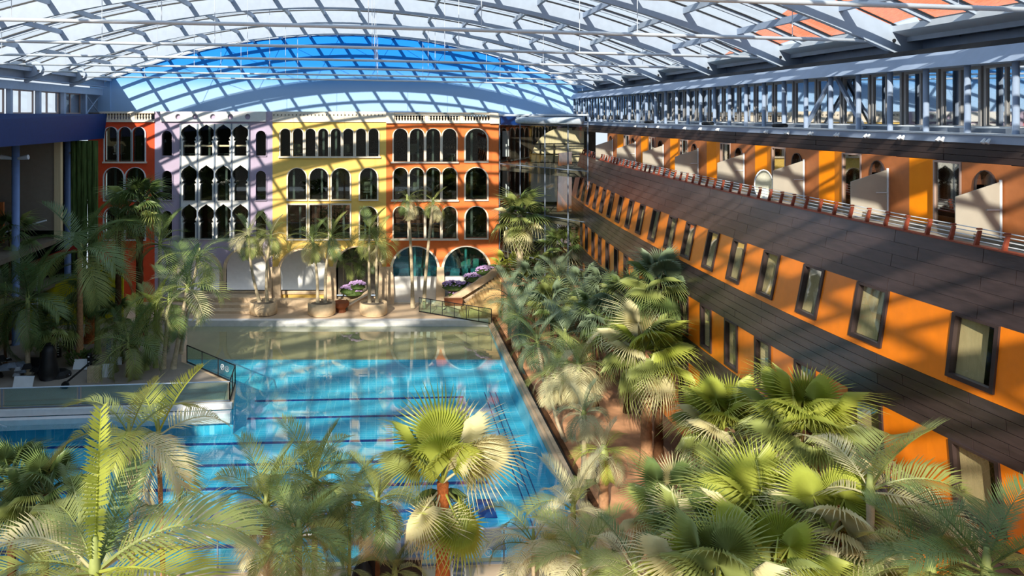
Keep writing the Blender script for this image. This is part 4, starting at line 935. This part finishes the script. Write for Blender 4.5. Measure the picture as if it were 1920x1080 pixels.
# --- middle of the right bed
pp('silvery feathery palm on the soil path, upper one', 1095, 775, 30.5, 'farthin', 18, 1.35, [Bl, Pa, Pa], r0=.12, r1=.1, el=(82, -45), seed=51)
pp('silvery feathery palm on the soil path, lower one with a pale stem', 1132, 848, 29.5, 'farthin', 18, 1.5, [Li, Pa, Pa], r0=.22, r1=.18, el=(82, -40), trunk='trunk_ring', seed=53)
pp('dry pale feather palm hanging beside the big sunlit fan palm', 1085, 685, 35.5, 'farthin', 26, 2.1, [Mi, Pa, Pa, Pa], r0=.16, r1=.12, el=(70, -60), seed=55, lean=(.3, 0))
pp('dry pale feather palm leaning to the pool', 1040, 705, 36.5, 'farthin', 16, 1.6, [Mi, Pa, Pa], r0=.09, r1=.08, el=(70, -45), seed=57, lean=(.5, 0), bend=.3)
pp('grey green palm nearest the pool kerb, drooping left', 1008, 640, 41, 'far', 15, 2.0, [Mi, D, Bl], r0=.12, r1=.1, el=(75, -40), seed=59, lean=(.6, 0))
pp('grey green palm behind the drooping kerb palm', 1060, 625, 42, 'far', 17, 2.2, [Bl, Mi, D], r0=.12, r1=.1, el=(75, -40), seed=61)
pp('dark palm with a straight dark stem left of the sunlit fan palm', 1120, 590, 40.5, 'farfan', 22, 2.1, [D, Bl, D], r0=.08, r1=.07, trunk='trunk_dark', el=(80, -50), seed=63)
pp('blue green fan palm with stiff leaves against the hotel wall', 1235, 530, 34.5, 'wide', 20, 2.3, [Bl, Mi, D], r0=.2, r1=.17, trunk='trunk_dark', el=(82, -45), seed=65)
pp('fan palm half hidden behind the stiff blue green one', 1175, 555, 40, 'farfan', 18, 2.2, [D, Mi, Bl], r0=.15, r1=.13, trunk='trunk_dark', el=(82, -40), seed=67)
for i, (u, v, Y, lab) in enumerate(((955, 555, 51.5, 'leftmost grey green palm of the thicket, next to the brick stairs'), (1000, 530, 54, 'grey green palm of the thicket below the far tall fan palm'), (1048, 525, 53, 'grey green palm in the middle of the thicket top'), (1095, 535, 50, 'grey green palm at the right of the thicket top by the hotel'), (975, 590, 47.5, 'grey green palm on the pool side of the thicket, lower row'), (1035, 570, 47, 'grey green palm in the centre of the thicket'), (1090, 575, 46, 'grey green palm in the thicket by the hotel foot'), (1140, 545, 45, 'grey green palm at the right end of the thicket'))):
    pp(lab, u, v, Y, 'farfan' if i % 2 else 'far', 20, 2.3, [Bl, Mi, D, Bl], r0=.12, r1=.11, trunk='trunk_dark', el=(80, -45), seed=100+i)
pp('tall far fan palm with a bare trunk before the glass link', 975, 402, 59.5, 'farfan', 30, 3.0, [Mi, D, Mi, Pa, Pa], zb=3.1, r0=.30, r1=.24, trunk='trunk_grey', el=(85, -65), seed=71)
pp('far fan palm bushy to the ground between the glass link and the hotel', 1055, 462, 58.0, 'farfan', 30, 2.6, [Mi, D, Pa, Mi], zb=3.1, r0=.3, r1=.26, trunk='trunk_dark', el=(85, -65), seed=73)
pp('low lime fan palm at the foot of the far tall fan palm', 950, 500, 60.5, 'farfan', 12, 1.9, [Li, Mi], zb=3.1, r0=.15, r1=.14, trunk='trunk_dark', el=(80, 0), seed=75)
pp('low fan palm on the raised bed right of the far tall palm trunk', 1000, 492, 60.0, 'farfan', 12, 1.7, [Mi, D], zb=3.1, r0=.15, r1=.14, trunk='trunk_dark', el=(80, 0), seed=76)
# --- potted twins in front of the arcade
def pot(label, u, Y, r=1.12, h=.95):
    x = (u-VPX)/FOC*Y; o = empty('round_planter', (x, Y, 0), label, 'planter', 'round sandstone planters by the far pool edge')
    part('bowl', MB().lathe([(r*.93, 0), (r, .1), (r, h), (r*.88, h), (r*.85, h-.12)], (x, Y, .05), 20), 'pot_stone', o, True); part('soil_fill', MB().lathe([(r*.86, h-.14), (r*.5, h-.06), (.02, h-.04)], (x, Y, .05), 16), 'interior_mid', o); return x
for k, (u, Y, tops, side_) in enumerate(((494, 60.2, ((466, 438), (508, 440)), 'left'), (603, 60.0, ((586, 450), (620, 442)), 'middle'), (700, 60.0, ((693, 432), (706, 452)), 'right'))):
    x = pot('%s one of the three round sandstone planters by the far pool edge' % side_, u, Y)
    for j, (a_, b_) in enumerate(tops):
        c = at(a_, b_, Y+.2); palm('slim palm growing in the %s round planter, %s stem' % (side_, ('left', 'right')[j]), (x+(-.3+.6*j), Y, .85), tuple(c), 'far', 15, 2.2, [D, Mi, Mi, Pa], r0=.13, r1=.09, el=(78, -45), bend=.2, seed=200+k*2+j)
for j, (u, v, bu) in enumerate(((764, 372, 774), (812, 378, 794))):
    c = at(u, v, 61.8); palm('tall thin palm before the orange house, %s one of the pair' % ('left', 'right')[j], ((bu-VPX)/FOC*61.8, 61.8, .05), tuple(c), 'far', 12, 1.75, [Mi, D, Pa], r0=.15, r1=.11, el=(60, -50), seed=220+j, bend=.15)
for j in range(4):
    u = 644+j*16; c = at(u, 492-6*(j % 2), FY+1.4); palm('bamboo like palm in the shade of the planted arch, %s of four' % ('first', 'second', 'third', 'last')[j], (c.x, FY+1.5, .2), tuple(c), 'far', 11, 1.7, [D, D, Mi], r0=.06, r1=.05, el=(85, -10), seed=230+j)
G_ = 'leaf_shaded'
# --- left deck palms
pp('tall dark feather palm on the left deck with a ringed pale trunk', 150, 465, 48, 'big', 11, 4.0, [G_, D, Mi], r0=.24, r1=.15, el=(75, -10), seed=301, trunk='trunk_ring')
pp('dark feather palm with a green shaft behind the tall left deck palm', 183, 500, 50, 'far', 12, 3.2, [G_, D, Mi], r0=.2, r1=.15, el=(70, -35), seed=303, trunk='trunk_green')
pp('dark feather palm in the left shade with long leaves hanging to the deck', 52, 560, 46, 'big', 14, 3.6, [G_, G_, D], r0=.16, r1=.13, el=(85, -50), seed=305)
pp('multi stem bright palm on the deck tip, left stem', 275, 615, 46.8, 'far', 12, 2.6, [Li, Mi, D], r0=.14, r1=.11, el=(82, -35), seed=307, trunk='trunk_green')
pp('multi stem bright palm on the deck tip, right stem', 292, 590, 47.2, 'far', 12, 2.6, [Li, Mi, Mi], r0=.14, r1=.11, el=(82, -30), seed=309, trunk='trunk_green')
pp('slanting trunk palm at the deck tip, left of two', 318, 560, 47.0, 'far', 13, 2.6, [D, Mi, Mi], r0=.14, r1=.11, el=(78, -40), seed=311, lean=(-.4, 0), trunk='trunk_grey')
pp('slanting trunk palm at the deck tip, right of two with a tall spear', 352, 535, 47.0, 'far', 14, 3.0, [D, Mi, Mi, Pa], r0=.15, r1=.11, el=(84, -35), seed=313, lean=(-.9, 0), trunk='trunk_grey')
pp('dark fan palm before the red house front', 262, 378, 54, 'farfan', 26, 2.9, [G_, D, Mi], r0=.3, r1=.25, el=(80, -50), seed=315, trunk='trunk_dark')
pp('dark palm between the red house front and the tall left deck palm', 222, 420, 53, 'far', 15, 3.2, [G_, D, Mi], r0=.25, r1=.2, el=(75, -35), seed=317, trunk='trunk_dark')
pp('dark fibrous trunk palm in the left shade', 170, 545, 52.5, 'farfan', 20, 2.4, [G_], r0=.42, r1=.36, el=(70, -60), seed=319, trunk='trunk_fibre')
pp('dark feather palm before the lilac house front', 300, 455, 53, 'far', 14, 2.9, [D, Mi, D], r0=.15, r1=.12, el=(75, -30), seed=321)
pp('feather palm arching before the white niches', 372, 480, 50, 'far', 12, 2.8, [D, Mi, Mi], r0=.13, r1=.1, el=(65, -30), seed=322, lean=(-1.2, 0))
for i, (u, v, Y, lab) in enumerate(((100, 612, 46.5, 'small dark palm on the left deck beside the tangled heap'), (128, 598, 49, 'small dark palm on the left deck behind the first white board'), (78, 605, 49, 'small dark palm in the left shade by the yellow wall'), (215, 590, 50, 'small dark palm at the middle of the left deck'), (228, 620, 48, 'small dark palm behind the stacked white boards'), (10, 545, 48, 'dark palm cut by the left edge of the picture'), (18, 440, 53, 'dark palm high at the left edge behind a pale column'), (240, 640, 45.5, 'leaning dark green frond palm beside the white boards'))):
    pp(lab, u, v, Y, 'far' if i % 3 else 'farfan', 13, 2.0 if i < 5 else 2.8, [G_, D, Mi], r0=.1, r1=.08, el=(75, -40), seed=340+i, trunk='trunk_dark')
# ================================================================= SMALL THINGS
def board(label, u0, u1, v0, v1, Y, tilt=.25, m='board_white'):
    a_, b_ = at(u0, v1, Y), at(u1, v0, Y); o = empty('foam_board', ((a_.x+b_.x)/2, Y, max(0.05, a_.z)), label, 'board', 'white boards on the left deck')
    z0 = max(.06, a_.z); part('panel', MB().hexa([(a_.x, Y, z0), (b_.x, Y, z0), (b_.x, Y+.06, z0), (a_.x, Y+.06, z0), (a_.x, Y+tilt, b_.z), (b_.x, Y+tilt, b_.z), (b_.x, Y+.06+tilt, b_.z), (a_.x, Y+.06+tilt, b_.z)]), m, o)
    part('edge_strip', MB().box(a_.x, b_.x, Y+tilt, Y+.09+tilt, b_.z-.03, b_.z+.01), 'steel_white', o); return o
board('white board leaning by the planted palm on the left deck', 136, 165, 677, 697, 46.8, .3)
board('white board standing behind the glass fence by the tangled heap', 23, 60, 709, 728, 43.6, .25)
board('stacked white board, front one, by the leaning dark palm', 191, 212, 684, 712, 45.4, .1)
board('stacked white board, middle one, by the leaning dark palm', 205, 228, 671, 684, 47.0, .1)
board('stacked white board, back one, by the leaning dark palm', 216, 234, 661, 672, 48.2, .1)
for i, (u, v) in enumerate(((98, 688), (111, 669), (168, 692), (204, 663), (121, 650))):
    Y = FOC*15.95/(v-VPY); x = (u-VPX)/FOC*Y; o = empty('bollard', (x, Y, .05), ('dark slotted bollard on the left deck beside the dark net bundle', 'dark slotted bollard on the left deck, second from the net bundle', 'dark slotted bollard right of the leaning white board', 'plain grey bollard beside a dark palm trunk at the middle of the deck', 'dark slotted bollard deep in the left shade')[i], 'bollard', 'bollards on the left deck')
    part('post', MB().lathe([(.17, 0), (.15, .05), (.15, .95), (.12, 1.0)], (x, Y, .05), 12), 'black' if i != 3 else 'steel_grey', o)
    if i != 3:
        for k in range(5): part('light_slot', MB().box(x-.05, x+.05, Y-.17, Y-.14, .2+k*.16, .26+k*.16), 'board_white', o)
hp = empty('wrapped_heap', (-23.5, 45.2, .05), 'tangled heap of plastic wrapped things at the left edge of the deck', 'heap')
for i in range(26):
    x, y_, z = rnd.uniform(-24.6, -20.9), rnd.uniform(44.4, 45.8), .05+rnd.random()*1.1; s = rnd.uniform(.15, .4)
    part('wrapped_piece', MB().hexa([(x-s, y_-s*.6, z), (x+s, y_-s*.5, z+.05), (x+s*.8, y_+s*.6, z), (x-s*.9, y_+s*.5, z-.03 if z > .2 else z), (x-s*.6, y_-s*.3, z+s), (x+s*.5, y_-s*.4, z+s*.7), (x+s*.4, y_+s*.3, z+s), (x-s*.5, y_+s*.4, z+s*.9)]), rnd.choice(['plastic', 'black', 'board_white', 'black', 'steel_grey']), hp)
hoop = empty('black_hoop', (-21.6, 46.6, .05), 'black hoop handle sticking up behind the tangled heap', 'hoop')
part('hoop_tube', MB().tube([(-21.6+.55*math.cos(PI*k/12), 46.6, .1+.75+1.1*math.sin(PI*k/12)) for k in range(13)], .07, 6), 'black', hoop); part('bracket', MB().box(-22.2, -21.0, 46.5, 46.7, .05, .86), 'black', hoop)
sk = empty('black_mass', (-20.3, 45.2, .05), 'unidentified black bulging mass beside the tangled heap on the left deck', 'sack'); part('body', MB().lathe([(.5, 0), (.62, .4), (.5, .95), (.42, 1.3), (.40, 1.7), (.24, 2.0)], (-20.3, 45.2, .05), 12), 'black', sk, True); part('knot', MB().lathe([(.1, 1.95), (.16, 2.15)], (-20.3, 45.2, .05), 8), 'black', sk)  # stand-in for a black mass of unknown kind
nb_ = empty('net_bundle', (-19.6, 45.8, .05), 'dark folded net bundle lying on the left deck', 'net'); part('net', MB().lathe([(.75, 0), (.7, .18), (.45, .34), (.1, .4)], (-19.9, 45.7, .05), 11), 'black', nb_); part('cord', MB().tube([(-20.5, 45.3, .2), (-19.9, 45.4, .45), (-19.2, 45.6, .15)], .04, 5), 'steel_grey', nb_)
tk = empty('hand_truck', (-18.2, 44.2, .05), 'dark long handled sack truck leaning over a timber block on the left deck', 'cart'); part('handle_bar', MB().bar((-18.9, 43.6, .1), (-17.4, 44.6, 1.35), .09, .09), 'black', tk); part('grip', MB().bar((-17.75, 44.7, 1.4), (-17.05, 44.5, 1.4), .09, .09), 'black', tk); part('wheel', MB().tube([(-18.6, 43.5, .25), (-18.6, 43.65, .25)], .22, 12), 'black', tk)
part('timber_block', MB().box(-17.7, -17.0, 44.5, 44.9, .05, .95), 'trunk_grey', tk)
pl = empty('low_planted_tub', (-19.2, 47.6, .05), 'low green shrub clump around the tall left deck palm foot', 'shrub'); cl = MB(); rr_ = random.Random(3)
for k in range(90):
    t = rr_.random()*2*PI; q = rr_.random()*1.0; a_ = Vector((-19.3+q*math.cos(t), 47.6+q*.5*math.sin(t), .05+rr_.random()*.7)); cl.bar(a_, a_+Vector((.3*math.cos(t), .2*math.sin(t), .3)), .12, .02)
part('leaves', cl, 'bush', pl); part('low_stem', MB().lathe([(.3, 0), (.1, .5)], (-19.3, 47.6, .05), 8), 'trunk_dark', pl)
# near kiosk, ladder
kx = at(745, 1075, 23.6); ks = empty('dark_kiosk', (kx.x, 24, .05), 'dark kiosk with clear acrylic boxes on top near the pool fence', 'kiosk')
x0 = at(655, 1070, 24).x+.3; x1 = at(790, 1070, 24).x
part('body', MB().box(x0+.3, x1, 23.6, 24.5, .05, 2.0), 'black', ks); part('counter_top', MB().box(x0+.2, x1+.05, 23.5, 24.6, 2.0, 2.08), 'steel_grey', ks)
for k, (a_, b_, h) in enumerate(((.45, .85, .4), (1.0, 1.35, .35), (1.45, 1.8, .75), (1.8, 2.1, .55))): part('acrylic_box', MB().box(x0+a_, min(x1, x0+b_), 23.7, 24.3, 2.08, 2.08+h), 'acrylic', ks)
cv = empty('dark_shape', (x0, 23.4, .05), 'unidentified dark upright shape left of the dark kiosk', 'cover'); part('cloth', MB().lathe([(.45, 0), (.42, .9), (.36, 1.5), (.30, 1.75), (.16, 2.0), (.12, 2.1)], (x0+.15, 23.3, .05), 12), 'black', cv, True); part('collar', MB().lathe([(.14, 2.08), (.17, 2.2)], (x0+.15, 23.3, .05), 8), 'board_white', cv)  # stand-in for a dark upright shape of unknown kind
ld = empty('pool_ladder', (2.7, 24.9, .05), 'grey slatted steps with steel side rails beside the orange fibrous trunk', 'steps')
l0 = at(848, 1060, 24.9).x; l1 = at(872, 1060, 24.9).x
for k in range(7): part('tread', MB().box(l0, l1, 24.7+.05*k, 25.0+.05*k, .15+k*.19, .22+k*.19), 'steel_grey', ld)
for x in (l0, l1): part('side_rail', MB().bar((x, 24.75, .05), (x, 25.1, 1.5), .05, .08), 'steel_white', ld)
for i, (u, v) in enumerate(((1046, 768), (1117, 905))):
    Y = FOC*15.9/(v-VPY); x = (u-VPX)/FOC*Y; o = empty('path_light', (x, Y, .06), 'short path light on the soil, %s one' % ('farther', 'nearer')[i], 'lamp', 'path lights on the soil'); part('post', MB().lathe([(.08, 0), (.06, .05), (.10, .8)], (x, Y, .06), 10), 'bronze', o); part('lamp_head', MB().lathe([(.16, .8), (.17, .95), (.1, 1.0)], (x, Y, .06), 10), 'steel_white', o)
bw = empty('white_life_ring', (-21.2, 40.2, WZ), 'small round white float on the water at the left edge', 'float'); part('float_disc', MB().lathe([(.35, -.03), (.42, .05), (.3, .12), (.1, .14)], (-21.0, 39.8, WZ), 14), 'board_white', bw); part('cord', MB().tube([(-20.6, 39.7, WZ+.05), (-20.2, 39.4, WZ+.03), (-19.8, 39.2, WZ+.01)], .02, 5), 'board_white', bw)
